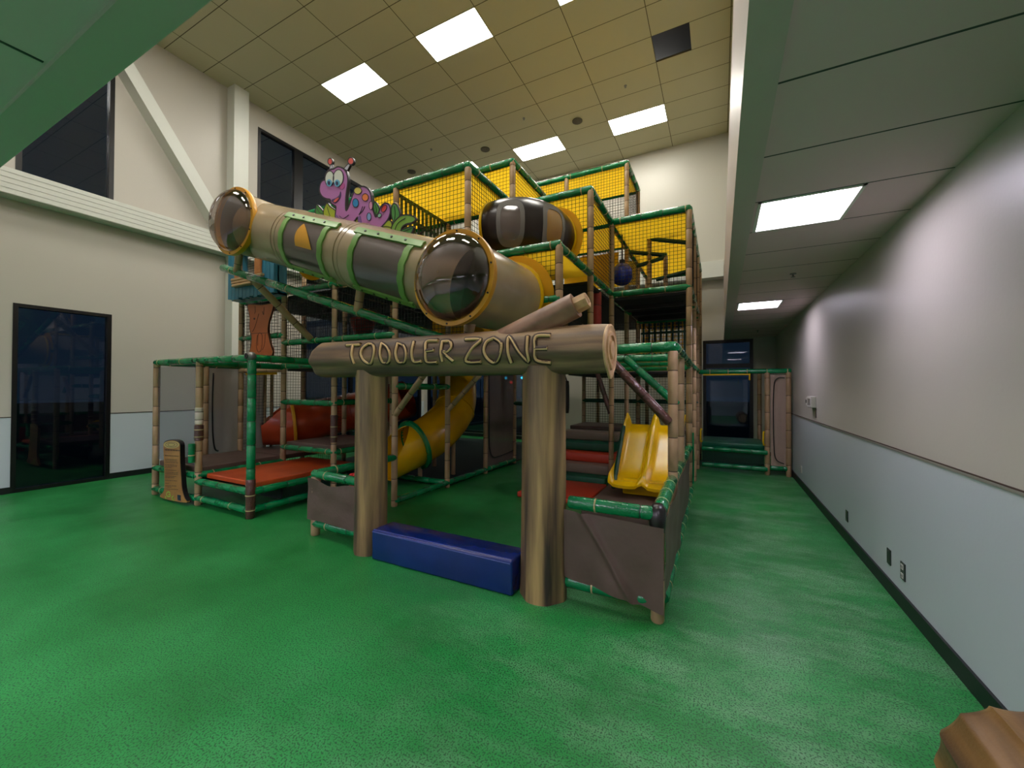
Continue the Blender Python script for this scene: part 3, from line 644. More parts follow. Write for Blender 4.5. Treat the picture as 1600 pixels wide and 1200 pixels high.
deck(lb, 0, 1, .0, 1, .47, BRN, .07, 'brown padded deck', 'platform_mat')
deck(lb, 0, 1, 1.0, 2, .47, BRN, .07, 'brown padded deck', 'platform_mat')
deck(lb, 1, 2, .04, 1.4, .39, ORG, .06, 'orange padded deck', 'platform_mat')
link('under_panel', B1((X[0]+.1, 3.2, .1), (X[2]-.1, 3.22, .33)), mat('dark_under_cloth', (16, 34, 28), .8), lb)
po = link('side_post', padded((X[0], 3.38, .3), (X[0], 3.38, A), .04, .27), [TAN, SEAM, TIE], lb, True)
for y in (4.3, 4.42): link('side_post', padded((X[0]-.02, y, .3), (X[0]-.02, y, A), .028, .27), [TAN, SEAM, TIE], lb, True)
link('mesh_panel', cloth(G(0.05, 0, .5), G(.93, 0, 0)-G(.05, 0, 0), (0, 0, 1.28), 16, 20, .008, 2), MESHG, lb, True)
link('mesh_panel', cloth((X[0], 3.40, .45), (0, .48, 0), (0, 0, 1.38), 10, 16, .008, 3), MESHB, lb, True)
link('mesh_panel', cloth((X[0], 3.90, .45), (0, .40, 0), (0, 0, 1.38), 10, 16, .008, 3), MESHB, lb, True)
link('panel_cord', sweep(catmull([(X[0]+.03, 3.47, 1.72), (X[0]+.03, 3.46, 1.3), (X[0]+.03, 3.47, .8), (X[0]+.03, 3.5, .55), (X[0]+.03, 3.55, .5)], 5), .012, 6, True), FRAME, lb, True)
link('yellow_trim', cloth((-6.9, 3.9, 1.7), (.8, 0, 0), (0, 0, .07), 10, 3, .02, 1), YEL, lb, True)
# corner clamp on the green post
p = G(2, 0, A); bm = bmesh.new(); bmesh.ops.create_uvsphere(bm, u_segments=14, v_segments=10, radius=.055); bmesh.ops.translate(bm, verts=bm.verts, vec=(p.x, p.y-.01, p.z+.015)); link('corner_clamp', bm, STEEL, lb, True, 'bare steel corner clamp')
bm = bmesh.new(); ringband(bm, (p.x, p.y-.066, p.z+.015), (0, 1, 0), .012, .03, .01, 16); link('pipe_end', bm, FRAME, lb, True)

# ================== toddler enclosure (low walls round the front yard)
te = empty('toddler_fence', (-2, 3.4, 0), 'low toddler enclosure of green rails on tan posts with brown vinyl aprons', 'play fence')
x3 = X[3]; xr = -.36
link('post', padded((x3, 2.77, 0), (x3, 2.77, .6), .045, .3), [TAN, SEAM, TIE], te, True)
link('post', padded((xr, 2.77, 0), (xr, 2.77, .66), .043, .5), [TAN, SEAM, TIE], te, True)
link('post', padded((X[6]+.005, 3.89, 0), (X[6]+.005, 3.89, A), .043, .3), [TAN, SEAM, TIE], te, True)
link('post', padded((X[6], 4.7, 0), (X[6], 4.7, A), .043, .28), [TAN, SEAM, TIE], te, True)
def R2(a, b, ties=0, m=None, r=.045, label=None, name='rail'): return link(name, padded(a, b, r, .3, 12, .1, .012, ties), m or [GRN, GSEAM, TIE], te, True, label)
R2((x3-.03, 2.77, .62), (-2.88, 2.77, .6), 2); R2((x3-.01, 2.77, .12), (-2.88, 2.77, .12), 2); R2((x3, 2.8, .62), (x3, 3.89, .62), 3)
R2((-.96, 2.77, .69), (xr-.02, 2.77, .69), 2, r=.047); R2((-.98, 2.77, .13), (xr-.03, 2.77, .13), 2, r=.047)
R2((xr, 2.83, .69), (X[6], 3.86, .69), 1, r=.047); R2((X[6], 3.9, .69), (X[6], 4.7, .69), 1); R2((X[6], 4.7, .69), (X[6], 6.1, .69), 2)
R2((xr+.02, 2.85, .12), (X[6]+.03, 3.86, .12), 1); R2((X[6]+.03, 3.9, .12), (X[6]+.03, 4.9, .12), 1); R2((X[6]+.02, 4.9, .12), (X[6]+.02, 6.1, .12), 1)
R2((-1.35, 3.89, A+.03), (X[6]+.03, 3.89, A+.04), 0, r=.05); R2((-1.46, 4.7, A-.0), (X[6], 4.7, A), 0); R2((-1.46, 5.3, A-.02), (X[6], 5.3, A-.02), 0)
R2((X[6]+.02, 3.9, A+.04), (X[6]+.01, 6.1, A), 3); R2((X[6]+.01, 6.1, A), (X[6]+.01, 8.37, A), 3)
R2((-.95, 3.86, 1.8), (-.4, 3.86, 1.2), 0, [DBR, SEAM, TIE], .042, 'dark brown padded brace', 'brace')
R2((-.95, 4.62, 1.85), (-.4, 4.62, 1.33), 0, None, .042, 'green padded brace', 'brace')
R2((-1.2, 5.15, .25), (-1.25, 6.0, .95), 0, [DGRN, GSEAM, TIE], .03, 'dark green slide side rail', 'handrail')
bm = bmesh.new(); rings(bm, [(Vector((xr, 2.77, .58)), .047, Vector((1, 0, 0)), Vector((0, 1, 0)), 0), (Vector((xr, 2.765, .65)), .054, Vector((1, 0, 0)), Vector((0, 1, 0)), 0), (Vector((xr, 2.78, .72)), .052, Vector((1, 0, 0)), Vector((0, 1, 0)), 0), (Vector((xr, 2.79, .75)), .03, Vector((1, 0, 0)), Vector((0, 1, 0)), 0)], 14)
link('tape_wrap', bm, BLK, te, True, 'black taped corner')
def sag(a, b): return Vector((0, -.012*math.sin(PI*a)*b, -.03*math.sin(PI*a)*(1-b)))
link('vinyl_apron', cloth((-1.0, 2.722, .11), (xr+.045+1.0, -.012, -.03), (0, 0, .54), 100, 40, .007, 5, fn=lambda a, b: Vector((0, -.03*math.exp(-((a-.22-(1-b)*.5)/.04)**2)-.012*math.sin(14*a)*(1-b), .07*(1-a)*(1-b)))), BRN, te, True, 'brown vinyl apron under the front right rail')
link('vinyl_apron', cloth((xr+.045, 2.76, .13), (0, 1.12, .0), (0, 0, .53), 20, 14, .008, 6), BRN, te, True)
link('vinyl_apron', cloth((X[6]+.045, 3.93, .13), (0, 1.5, .0), (0, 0, .53), 20, 14, .008, 8), BRN, te, True)
link('vinyl_apron', cloth((x3-.055, 2.715, .17), (.84, 0, -.02), (0, 0, .42), 34, 14, .010, 7, fn=lambda a, b: Vector((0, 0, -.045*b*math.exp(-((a-.42)/.2)**2)))), BRN, te, True, 'brown sagging vinyl apron left of the archway')
# top rail / roof edge behind
# ================== far right entry bay
eb = empty('far_entry_bay', (.3, 8.6, 0), 'small entry bay against the right wall with green step decks and tan mesh side', 'play bay')
def R3(a, b, ties=0, m=None, r=.043, label=None, name='rail'): return link(name, padded(a, b, r, .3, 12, .1, .012, ties), m or [GRN, GSEAM, TIE], eb, True, label)
for x in (.74, 1.05): R3((x, 8.37, 0), (x, 8.37, A-.04), 0, [TAN, SEAM, TIE], .042, None, 'post')
R3((.7, 9.4, 0), (.7, 9.4, A), 0, [TAN, SEAM, TIE], .04, None, 'post')
R3((-.36, 8.37, A-.02), (1.09, 8.37, A-.02), 1); R3((-.3, 8.35, .4), (.74, 8.35, .39), 0); R3((-.3, 8.35, .1), (.74, 8.35, .1), 0); R3((.78, 8.37, .13), (1.03, 8.37, .13), 0)
link('step_deck', bbox((-.3, 8.4, .42), (.7, 9.4, .52), .02), GPAD, eb, True)
link('step_riser', B1((-.3, 8.5, .14), (.7, 8.52, .4)), DGRN, eb)
link('mesh_panel', cloth((.79, 8.36, .17), (.22, 0, 0), (0, 0, 1.58), 8, 18, .01, 9), MESHT, eb, True)
link('panel_cord', sweep(catmull([(.99, 8.33, 1.7), (.9, 8.33, 1.7), (.84, 8.33, 1.6), (.825, 8.33, 1.2), (.83, 8.33, .6), (.86, 8.33, .3), (.98, 8.33, .22)], 6), .008, 6, True), FRAME, eb, True)
link('yellow_trim', bbox((-.28, 8.36, 1.755), (.48, 8.39, 1.785), .005, 1), YPL, eb)
for x, z in ((.695, .64), (-.3, .64), (.47, 1.72)):
    link('handle', sweep(catmull([(x, 8.35, z-.11), (x-.02, 8.3, z-.1), (x-.02, 8.3, z+.1), (x, 8.35, z+.11)] if z < 1 else [(x, 8.34, z+.06), (x, 8.33, z-.06)], 5), .013, 8, True), YPL, eb, True, 'yellow grab handle')

# ================== crawl tube
L0, L1 = Vector((-5.18, 3.1, 3.49)), Vector((-1.98, 3.1, 2.42)); TR = .345
ct = empty('crawl_tube', (-3.6, 3.1, 2.0), 'long beige crawl tube sloping across the front with bubble windows at both ends', 'crawl tube')
ax = (L1-L0).normalized(); side = Vector((0, -1, 0)); upv = Vector((-ax.z, 0, ax.x)).normalized()
if upv.z < 0: upv = -upv
def cyl(p, q, r, n=40, bm=None, mi=0, cap=False, s=None, t=None):
    bm = bm or bmesh.new(); d = Vector(q)-Vector(p)
    if s is None: s, t = frame_of(d)
    rings(bm, [(Vector(p), r, s, t, mi), (Vector(q), r, s, t, mi)], n, cap); return bm
cuts = [0, .62, .66, 1.66, 1.70, 2.72, 2.76, 3.38]; bm = bmesh.new(); Ltot = (L1-L0).length; secs = []
for k, c in enumerate(cuts):
    c = c/3.38*Ltot; r_ = TR
    secs.append((L0+ax*c, TR if k % 2 == 0 else TR+.0, side, upv, 0))
bm = bmesh.new(); secs = [(L0, TR, side, upv, 0)]
for c in (.79, 1.86, 2.98):
    secs += [(L0+ax*(c-.012), TR, side, upv, 0), (L0+ax*(c-.008), TR-.012, side, upv, 1), (L0+ax*(c+.008), TR-.012, side, upv, 0), (L0+ax*(c+.012), TR+.005, side, upv, 0), (L0+ax*(c+.06), TR+.005, side, upv, 0), (L0+ax*(c+.063), TR, side, upv, 0)]
secs.append((L1, TR, side, upv, 0)); rings(bm, secs, 48, False)
tb = link('tube_body', bm, [BEI, SEAM], ct, True)
for (c, lab) in ((Vector((-5.18, 3.1, 3.49)), 'left'), (Vector((-1.98, 3.1, 2.42)), 'right')):
    y0, y1 = 2.80, 3.87
    bm = cyl((c.x, y0, c.z), (c.x, y1-.0, c.z+.03), .36, 40); link('tube_elbow', bm, BEI, ct, True)
    bm = bmesh.new(); ringband(bm, (c.x, 2.78, c.z), (0, 1, 0), .362, .402, .055, 48); w = link('bubble_ring', bm, YDK, ct, True)
    # bolts of the ring
    bm = bmesh.new()
    for k in range(10):
        a_ = 2*PI*(k+.3)/10; q = Vector((c.x+.384*math.cos(a_), 2.752, c.z+.384*math.sin(a_))); bb = cyl(q, q+Vector((0, -.008, 0)), .008, 8, bm, 0, True)
    sub('ring_bolt', bm, BLK, w, ct)['kind'] = 'stuff'
    # smoky bubble
    bm = bmesh.new(); secs = []
    for k in range(9):
        ph = k/8*PI/2*.985; secs.append((Vector((c.x, 2.76-.2*math.sin(ph), c.z)), .368*math.cos(ph), Vector((1, 0, 0)), Vector((0, 0, 1)), 0))
    rings(bm, secs, 40, False); link('bubble_window', bm, DOME, ct, True)
    bm = bmesh.new(); ringband(bm, (c.x, 3.80, c.z+.03), (0, 1, 0), .34, .385, .03, 40); link('tube_flange', bm, YPL, ct, True)
    bm = bmesh.new(); ringband(bm, (c.x, 3.87, c.z+.03), (0, 1, 0), .34, .47, .01, 40); link('flange_skirt', bm, YEL, ct, True)
def on_tube(s_, th, r):
    return L0+ax*s_+side*(r*math.cos(th))+upv*(r*math.sin(th))
def patch(bm, s0, s1, t0, t1, r0, r1, ns=6, nt=16, wob=0):
    V = {}
    for k, r_ in enumerate((r0, r1)):
        for i in range(ns+1):
            for j in range(nt+1):
                V[k, i, j] = bm.verts.new(on_tube(s0+(s1-s0)*i/ns+wob*math.sin(j*1.7), t0+(t1-t0)*j/nt+wob*.8*math.sin(i*2.1), r_))
    for i in range(ns):
        for j in range(nt):
            bm.faces.new((V[0, i, j], V[0, i+1, j], V[0, i+1, j+1], V[0, i, j+1])); bm.faces.new((V[1, i, j], V[1, i+1, j], V[1, i+1, j+1], V[1, i, j+1]))
    for i in range(ns):
        for j in (0, nt): bm.faces.new((V[0, i, j], V[0, i+1, j], V[1, i+1, j], V[1, i, j]))
    for j in range(nt):
        for i in (0, ns): bm.faces.new((V[0, i, j], V[0, i, j+1], V[1, i, j+1], V[1, i, j]))
for (s0, s1) in ((.97, 1.67), (2.11, 2.82)):
    t0, t1 = math.radians(-62), math.radians(36)
    bm = bmesh.new(); patch(bm, s0+.05, s1-.05, t0+.1, t1-.1, TR+.002, TR+.006); wn = link('window_plate', bm, GREYW, ct, True)
    bm = bmesh.new()
    patch(bm, s0-.02, s0+.05, t0, t1, TR+.003, TR+.018, 2, 16, .006); patch(bm, s1-.05, s1+.02, t0, t1, TR+.003, TR+.018, 2, 16, .006)
    patch(bm, s0-.07, s1+.1, t1-.07, t1+.14, TR+.003, TR+.024, 10, 4, .008); patch(bm, s0-.05, s1+.07, t0-.12, t0+.08, TR+.003, TR+.024, 10, 4, .008)
    fr = link('window_surround', bm, LEAF, ct, True)
    bm = bmesh.new()
    for k in range(4):
        for th in (t1+.03, t0-.02):
            q = on_tube(s0+(s1-s0)*(k+.4)/4, th, TR+.02); d = (on_tube(s0+(s1-s0)*(k+.4)/4, th, TR+.04)-q); cyl(q, q+d*.6, .012, 8, bm, 0, True)
    sub('bolt', bm, BLK, fr, ct)['kind'] = 'stuff'
# inner lit yellow disc behind the first pane: the far window of the tube showing the roof
bm = bmesh.new(); V_ = []
for k in range(13):
    f = k/12; wd = .13*(1-f**2.2)+.006; th = math.radians(-14+40*f)
    V_.append([bm.verts.new(on_tube(1.40+wd*e-.11*f, th, TR+.014)) for e in (-1, -.5, 0, .5, 1)])
for k in range(12):
    for e in range(4): bm.faces.new((V_[k][e], V_[k][e+1], V_[k+1][e+1], V_[k+1][e]))
link('pane_tint', bm, YDK, ct, True)
# sloping green beam beneath with supports
bmL = padded((-6.05, 3.1, 3.135), (-2.3, 3.1, 1.955), .05, .42, 14, 0, .012, 3); tb2 = link('support_beam', bmL, [GRN, GSEAM, TIE], ct, True)
for (x, tx, zt) in ((-5.68, -5.55, 3.35), (-3.44, -3.36, 2.56), (-2.05, -1.98, 2.1)):
    z0 = 3.135-(x+6.05)*.3147; link('support_strut', padded((x, 3.08, max(z0, 1.9)), (tx, 3.05, zt), .045, .2), [TAN, SEAM, TIE], ct, True)
link('support_strut', padded((-5.45, 3.12, 2.94), (-5.25, 3.86, 2.2), .048, .3), [TAN, SEAM, TIE], ct, True)
from mathutils.geometry import tessellate_polygon
# ================== flat painted cut-outs
def flat(px, y, th, pxf, k=4, smooth=True):
    "closed outline traced on the plane y -> extruded plate, front at y, going back th"
    pts = [at(*pxf(p), 1, y) for p in px]
    if smooth: pts = catmull(pts, k, True)
    bm = bmesh.new(); a = [bm.verts.new(p) for p in pts]; b = [bm.verts.new(p+Vector((0, th, 0))) for p in pts]
    for tri in tessellate_polygon([[Vector((p.x, p.z, 0)) for p in pts]]):
        try: bm.faces.new([a[i] for i in tri]); bm.faces.new([b[i] for i in reversed(tri)])
        except ValueError: pass
    for i in range(len(a)): bm.faces.new((a[i], b[i], b[(i+1) % len(a)], a[(i+1) % len(a)]))
    return bm
def ell(cx, cy, rx, ry, rot=0, n=12):
    c, s = math.cos(rot), math.sin(rot)
    return [(cx+rx*math.cos(2*PI*k/n)*c-ry*math.sin(2*PI*k/n)*s, cy+rx*math.cos(2*PI*k/n)*s+ry*math.sin(2*PI*k/n)*c) for k in range(n)]
def strokes(lines, y, w, th, pxf, closed=False, k=4):
    bm = bmesh.new()
    for L in lines:
        pts = catmull([at(*pxf(p), 1, y) for p in L], k, closed); n = len(pts); V = []
        for i, p in enumerate(pts):
            a = pts[(i-1) % n] if closed or i else pts[0]; b = pts[(i+1) % n] if closed or i < n-1 else pts[-1]
            d = (b-a).normalized(); s = Vector((-d.z, 0, d.x))*w/2
            V.append([bm.verts.new(p+s), bm.verts.new(p-s), bm.verts.new(p-s+Vector((0, th, 0))), bm.verts.new(p+s+Vector((0, th, 0)))])
        for i in range(n if closed else n-1):
            A_, B_ = V[i], V[(i+1) % n]
            for q in range(4): bm.faces.new((A_[q], A_[(q+1) % 4], B_[(q+1) % 4], B_[q]))
    return bm
wf = lambda p: (480+p[0]/8.571, 230+p[1]/8.571)
WY = 3.06
def col(n, c): return mat('paint_'+n, c, .4)
PUR, PUR2, OUT = col('purple', (176, 112, 178)), col('violet', (120, 84, 150)), col('outline', (30, 26, 36))
wr = empty('worm_cutout', (-3.6, WY+.02, 3.2), 'flat painted purple worm figure with big eyes among leaves on top of the crawl tube', 'sign figure')
body = [(350, 290), (400, 262), (450, 268), (500, 300), (530, 360), (543, 430), (535, 520), (520, 620), (513, 720), (512, 800), (522, 850), (560, 780), (590, 690), (620, 610), (670, 550), (740, 525), (800, 545), (845, 610), (860, 700), (870, 790), (890, 870), (920, 935), (960, 860), (990, 790), (1040, 748), (1090, 765), (1112, 830), (1105, 900), (1070, 980), (1000, 1060), (930, 1105), (840, 1095), (760, 1085), (700, 1060), (682, 1000), (672, 935), (620, 1000), (555, 1045), (480, 1035), (390, 1015), (375, 900), (385, 800), (365, 782), (320, 750), (305, 700), (260, 692), (200, 660), (165, 590), (170, 500), (200, 450), (235, 430), (240, 370), (270, 320), (310, 295)]
bd = link('body', flat(body, WY, .03, wf, 3), PUR, wr)
sub('outline', strokes([body], WY-.002, .016, .034, wf, True, 3), OUT, bd, wr)
sub('shading', flat([(380, 900), (400, 1000), (480, 1030), (555, 1042), (600, 1000), (520, 985), (450, 960)], WY-.003, .004, wf), PUR2, bd, wr)
sub('shading', flat([(682, 940), (690, 1040), (760, 1080), (840, 1092), (760, 1040), (725, 980), (712, 920)], WY-.003, .004, wf), PUR2, bd, wr)
sub('crease', strokes([[(430, 920), (480, 955), (555, 905)], [(770, 790), (740, 850), (690, 905)], [(740, 790), (715, 860), (690, 900)]], WY-.004, .006, .004, wf), OUT, bd, wr)
for nm, e in (('left', ell(297, 418, 58, 102, .08)), ('right', ell(413, 412, 68, 114, .08))):
    eo = link('eye', flat(e, WY-.006, .006, wf, 2), mat('eye_white', (206, 214, 206), .4), wr); sub('outline', strokes([e], WY-.008, .009, .006, wf, True, 2), OUT, eo, wr)
    cx, cy = (293, 478) if nm == 'left' else (400, 482)
    sub('iris', flat(ell(cx, cy, 36, 48), WY-.010, .004, wf, 2), col('iris_blue', (96, 168, 208)), eo, wr)
    sub('pupil', flat(ell(cx-4, cy, 16, 27), WY-.013, .003, wf, 2), col('pupil_navy', (16, 32, 84)), eo, wr)
mo = link('mouth', flat([(325, 705), (380, 682), (425, 645), (442, 590), (448, 640), (425, 700), (375, 748), (340, 738)], WY-.006, .006, wf, 3), col('mouth_dark', (60, 44, 92)), wr)
sub('tongue', flat([(352, 725), (385, 690), (418, 675), (412, 700), (375, 735)], WY-.009, .003, wf, 3), col('tongue_red', (214, 92, 84)), mo, wr)
link('cheek', flat(ell(470, 520, 30, 45, .4), WY-.004, .004, wf, 2), col('cheek_pink', (182, 84, 150)), wr)
for e, c, n in ((ell(676, 582, 50, 46), (206, 190, 96), 'yellow'), (ell(775, 670, 42, 50), (232, 126, 62), 'orange'), (ell(645, 745, 40, 58), (24, 132, 196), 'blue'), (ell(850, 780, 24, 58), (222, 150, 190), 'pink'),
                (ell(825, 930, 29, 52), (120, 160, 214), 'light_blue'), (ell(1027, 820, 30, 52, .5), (208, 56, 56), 'red'), (ell(966, 912, 23, 30, .5), (140, 196, 176), 'mint')):
    s_ = link('spot', flat(e, WY-.004, .004, wf, 2), col('spot_'+n, c), wr, False, n.replace('_', ' ')+' spot'); sub('outline', strokes([e], WY-.006, .006, .004, wf, True, 2), OUT, s_, wr)
for stalk, ball in (([(295, 292), (345, 286), (335, 232), (308, 232)], ell(305, 190, 30, 44)), ([(490, 285), (535, 312), (572, 238), (545, 222)], ell(582, 184, 38, 48))):
    a_ = link('antenna', flat(stalk, WY, .02, wf, 1, False), col('antenna_white', (188, 190, 206)), wr)
    sub('outline', strokes([stalk], WY-.002, .008, .024, wf, True, 1), OUT, a_, wr)
    bl = sub('antenna_tip', flat(ball, WY-.002, .022, wf, 2), col('tip_red', (216, 82, 74)), a_, wr)
    sub('outline', strokes([ball], WY-.004, .01, .026, wf, True, 2), OUT, a_, wr)
LG1, LG2, LG3 = col('leaf_green', (66, 140, 60)), col('leaf_lime', (158, 178, 40)), col('leaf_mid', (110, 160, 56))
for k, (l, m, v) in enumerate((([(125, 770), (180, 820), (215, 870), (225, 930), (180, 945), (130, 925), (108, 860)], LG1, [(120, 800), (160, 870), (215, 900)]),
                 ([(265, 745), (300, 790), (370, 840), (397, 900), (388, 1010), (320, 1005), (250, 990), (215, 900), (225, 820)], LG2, [(265, 800), (290, 880), (330, 1000)]),
                 ([(555, 1045), (620, 1000), (672, 935), (692, 1070)], LG2, [(640, 990), (650, 1050)]),
                 ([(905, 730), (950, 790), (962, 850), (930, 905), (890, 880), (880, 800)], LG1, [(910, 770), (925, 830), (915, 890)]),
                 ([(1150, 755), (1195, 770), (1225, 840), (1235, 920), (1165, 1005), (1130, 930), (1122, 830)], LG1, [(1165, 790), (1175, 880), (1165, 985)]),
                 ([(920, 1110), (1000, 1060), (1080, 980), (1130, 1010), (1138, 1165), (1050, 1150)], LG2, [(980, 1070), (1060, 1060), (1130, 1080)]),
                 ([(1235, 1190), (1250, 1120), (1330, 1080), (1415, 1060), (1405, 1130), (1340, 1195)], LG1, [(1250, 1150), (1330, 1110), (1400, 1080)]),
                 ([(1125, 1160), (1130, 1060), (1180, 980), (1250, 920), (1340, 905), (1430, 930), (1448, 970), (1400, 1010), (1320, 1030), (1262, 1080), (1238, 1185), (1180, 1180)], LG3, [(1170, 1120), (1210, 1020), (1310, 950)]))):
    yy = WY+.012-.0025*k; lf = link('leaf', flat(l, yy, .02, wf, 3), m, wr); sub('outline', strokes([l], yy-.002, .012, .024, wf, True, 3), OUT, lf, wr)
    sub('vein', strokes([v], yy-.003, .006, .003, wf), OUT, lf, wr)
link('mounting_strut', B1((-3.75, WY+.03, 3.2), (-3.7, WY+.05, 3.62)), STEEL, wr)
link('mounting_strut', B1((-3.2, WY+.03, 3.0), (-3.15, WY+.05, 3.4)), STEEL, wr)

# ================== rule board shaped like a stump
sf = lambda p: (230+p[0]/6.668, 640+p[1]/6.668); SY = 2.66
sb = empty('rules_board', (-6.4, SY+.02, 0), 'stump-shaped brown notice board with lines of small print standing before the left bay', 'sign')
out = [(168, 370), (178, 345), (215, 328), (260, 322), (310, 335), (335, 365), (337, 420), (340, 560), (350, 700), (360, 830), (385, 920), (412, 968), (300, 955), (200, 935), (133, 905), (165, 860), (180, 800), (178, 600), (170, 450)]
WB = mat('board_brown', (150, 104, 58), .5, rgb2=(172, 128, 70), nscale=4)
bm = flat(out, SY, .035, sf, 3)
for v in bm.verts: v.co.z = max(v.co.z, .003)
bo = link('board', bm, WB, sb)
bm = strokes([[(p[0]+4, p[1]-2) for p in out[:12]]], SY+.004, .02, .05, sf, False, 3); sub('board_edge', bm, FRAME, bo, sb)
tp = link('stump_top', flat(ell(252, 366, 82, 38), SY-.004, .005, sf, 2), mat('board_top', (186, 168, 104), .5), sb)
sub('growth_ring', strokes([ell(252, 366, 62, 26), ell(250, 366, 36, 15)], SY-.006, .005, .003, sf, True, 2), col('print_brown', (84, 56, 34)), tp, sb)
rnd = random.Random(5); rows = [(418, 150, 18)]+[(y, w, 7) for y, w in ((478, 140), (516, 120), (532, 118), (548, 130), (572, 120), (586, 120), (600, 60), (628, 110), (652, 130), (668, 125), (692, 110), (706, 90), (736, 120), (768, 40), (790, 120), (804, 60), (826, 130))]
lines = []
for y, w, h in rows:
    x = 186
    while x < 186+w:
        l = rnd.uniform(10, 26); lines.append([(x, y+(x-186)*.06), (min(x+l, 190+w), y+(min(x+l, 190+w)-186)*.06)]); x += l+5
link('print_heading', strokes(lines[:7], SY-.003, .017, .003, sf, False, 1), MATS['paint_print_brown'], sb); link('small_print', strokes(lines[7:], SY-.003, .008, .003, sf, False, 1), MATS['paint_print_brown'], sb)
link('leaf_swirl', strokes([[(238, 872), (218, 856), (200, 876), (206, 902), (232, 906), (240, 890), (222, 886)], [(195, 930), (186, 905)], [(262, 945), (258, 915), (272, 900)], [(275, 950), (282, 920)]], SY-.003, .014, .003, sf, False, 4), mat('swirl_lime', (150, 190, 70), .5), sb)
link('maker_plate', flat([(314, 886), (346, 892), (348, 950), (316, 942)], SY-.003, .004, sf, 1, False), mat('plate_navy', (30, 40, 66), .4), sb)

# ================== log archway
AY, AZ, AR = 2.73, 1.768, .168
ar = empty('log_archway', (-2.1, AY, 0), 'log-shaped entrance arch with two bark trunks and a carved crossbeam reading TODDLER ZONE', 'archway')
def lobed(r, n, amp, seed, k=5):
    rn = random.Random(seed); ph = rn.uniform(0, 6); return [r*(1+amp*math.sin(k*2*PI*i/n+ph)+amp*.6*math.sin((k+3)*2*PI*i/n+ph*2)) for i in range(n)]
n = 64
hs = []
xs = [-3.56, -3.53, -3.48, -3.2, -2.6, -1.9, -1.3, -.8, -.69, -.66]; sc = [.72, .9, .99, 1, .99, 1, 1, .99, .97, .95]
for x, k_ in zip(xs, sc): hs.append((Vector((x, AY, AZ)), [q*k_ for q in lobed(AR, n, .034 if x > -3.3 else .05, 3)], Vector((0, -1, 0)), Vector((0, 0, 1)), 0))
bm = bmesh.new(); rings(bm, hs, n); lg = link('crossbeam', bm, BARKX, ar, True)
# cut end with growth rings
bm = bmesh.new(); prof = [(0, 1.0), (.012, 1.0), (.018, .93), (.012, .88), (.010, .72), (.022, .68), (.022, .55), (.008, .52), (.008, .36), (.026, .32), (.026, .12), (.03, .02)]
base = [AR*1.02*(1+.03*math.sin(3*2*PI*i/n+1)+(.16 if 44 < i < 52 else 0)*math.sin((i-44)/8*PI)) for i in range(n)]
secs = [(Vector((-.665+h, AY, AZ)), [q*f for q in base], Vector((0, -1, 0)), Vector((0, 0, 1)), 0) for h, f in prof]
rings(bm, secs, n); sub('cut_end', bm, CUT, lg, ar, True)
# letters carved into the front of the beam
tf = lambda p: (480+p[0]/6.154, 490+p[1]/6.154)
zf = lambda p: (720+p[0]/6.154, 430+p[1]/6.154)
LT = [('T', tf, [[(380, 305), (510, 300)], [(438, 312), (428, 400), (452, 482)]]), ('O', tf, [[(590, 290), (535, 330), (515, 390), (545, 450), (605, 480), (632, 430), (645, 350), (630, 300), (590, 290)]]),
      ('D', tf, [[(715, 285), (700, 380), (725, 465), (780, 465), (795, 400), (770, 330), (715, 285)]]), ('D', tf, [[(870, 285), (850, 380), (875, 462), (935, 460), (950, 380), (925, 310), (870, 285)]]),
      ('L', tf, [[(1025, 272), (1005, 370), (1025, 460), (1100, 458)]]), ('E', tf, [[(1258, 262), (1150, 270), (1138, 360), (1150, 462), (1250, 468)], [(1145, 362), (1222, 352)]]),
      ('R', tf, [[(1300, 268), (1285, 370), (1300, 460)], [(1300, 268), (1370, 268), (1385, 320), (1350, 362), (1310, 372), (1405, 458)]]),
      ('Z', zf, [[(45, 618), (190, 622), (110, 700), (50, 825), (195, 832)]]), ('O', zf, [[(320, 605), (250, 640), (222, 720), (255, 800), (325, 840), (375, 770), (390, 660), (320, 605)]]),
      ('N', zf, [[(485, 842), (452, 730), (465, 595), (560, 740), (650, 830), (635, 720), (642, 592)]]), ('E', zf, [[(860, 582), (725, 590), (712, 700), (725, 815), (865, 842)], [(715, 708), (835, 705)]])]
def on_beam(u, v, r):
    p = at(u, v, 1, AY-AR); 
    for _ in range(4):
        dz = max(-.96, min(.96, (p.z-AZ)/r)); p = at(u, v, 1, AY-r*math.cos(math.asin(dz)))
    return p
for ch, f_, st in LT:
    bm = bmesh.new(); bm2 = bmesh.new()
    for L in st:
        pts = [Vector((p[0], p[1], 0)) for p in L]; pts = catmull(pts, 5)
        w = [on_beam(*f_((p.x, p.y)), AR*.985) for p in pts]
        w2 = [on_beam(*f_((p.x, p.y)), AR*1.035) for p in pts]
        sweep(w, .021, 8, True, bm=bm); sweep(w2, .0125, 8, True, bm=bm2)
    lt = link('letter', bm2, LETT, ar, True); sub('letter_groove', bm, GROOVE, lt, ar, True)
for (x, r0, r1, sd) in ((-2.88, .15, .145, 1), (-1.147, .165, .155, 8)):
    bm = bmesh.new(); secs = []
    for k in range(9):
        z = 1.66*k/8; secs.append((Vector((x, AY+.02, z)), lobed((r0+(r1-r0)*k/8)*(1.02 if k == 0 else 1), n, .035, sd, 4), Vector((1, 0, 0)), Vector((0, 1, 0)), 0))
    rings(bm, secs, n); link('trunk', bm, BARKZ, ar, True)
p, q = Vector((-1.62, AY, 1.80)), Vector((-.90, AY, 2.085)); d = (q-p).normalized(); s, t = frame_of(d); bm = bmesh.new(); secs = []
for k in range(7): secs.append((p+(q-p)*k/6, lobed(.10-.012*k/6, n, .03, 4), s, t, 0))
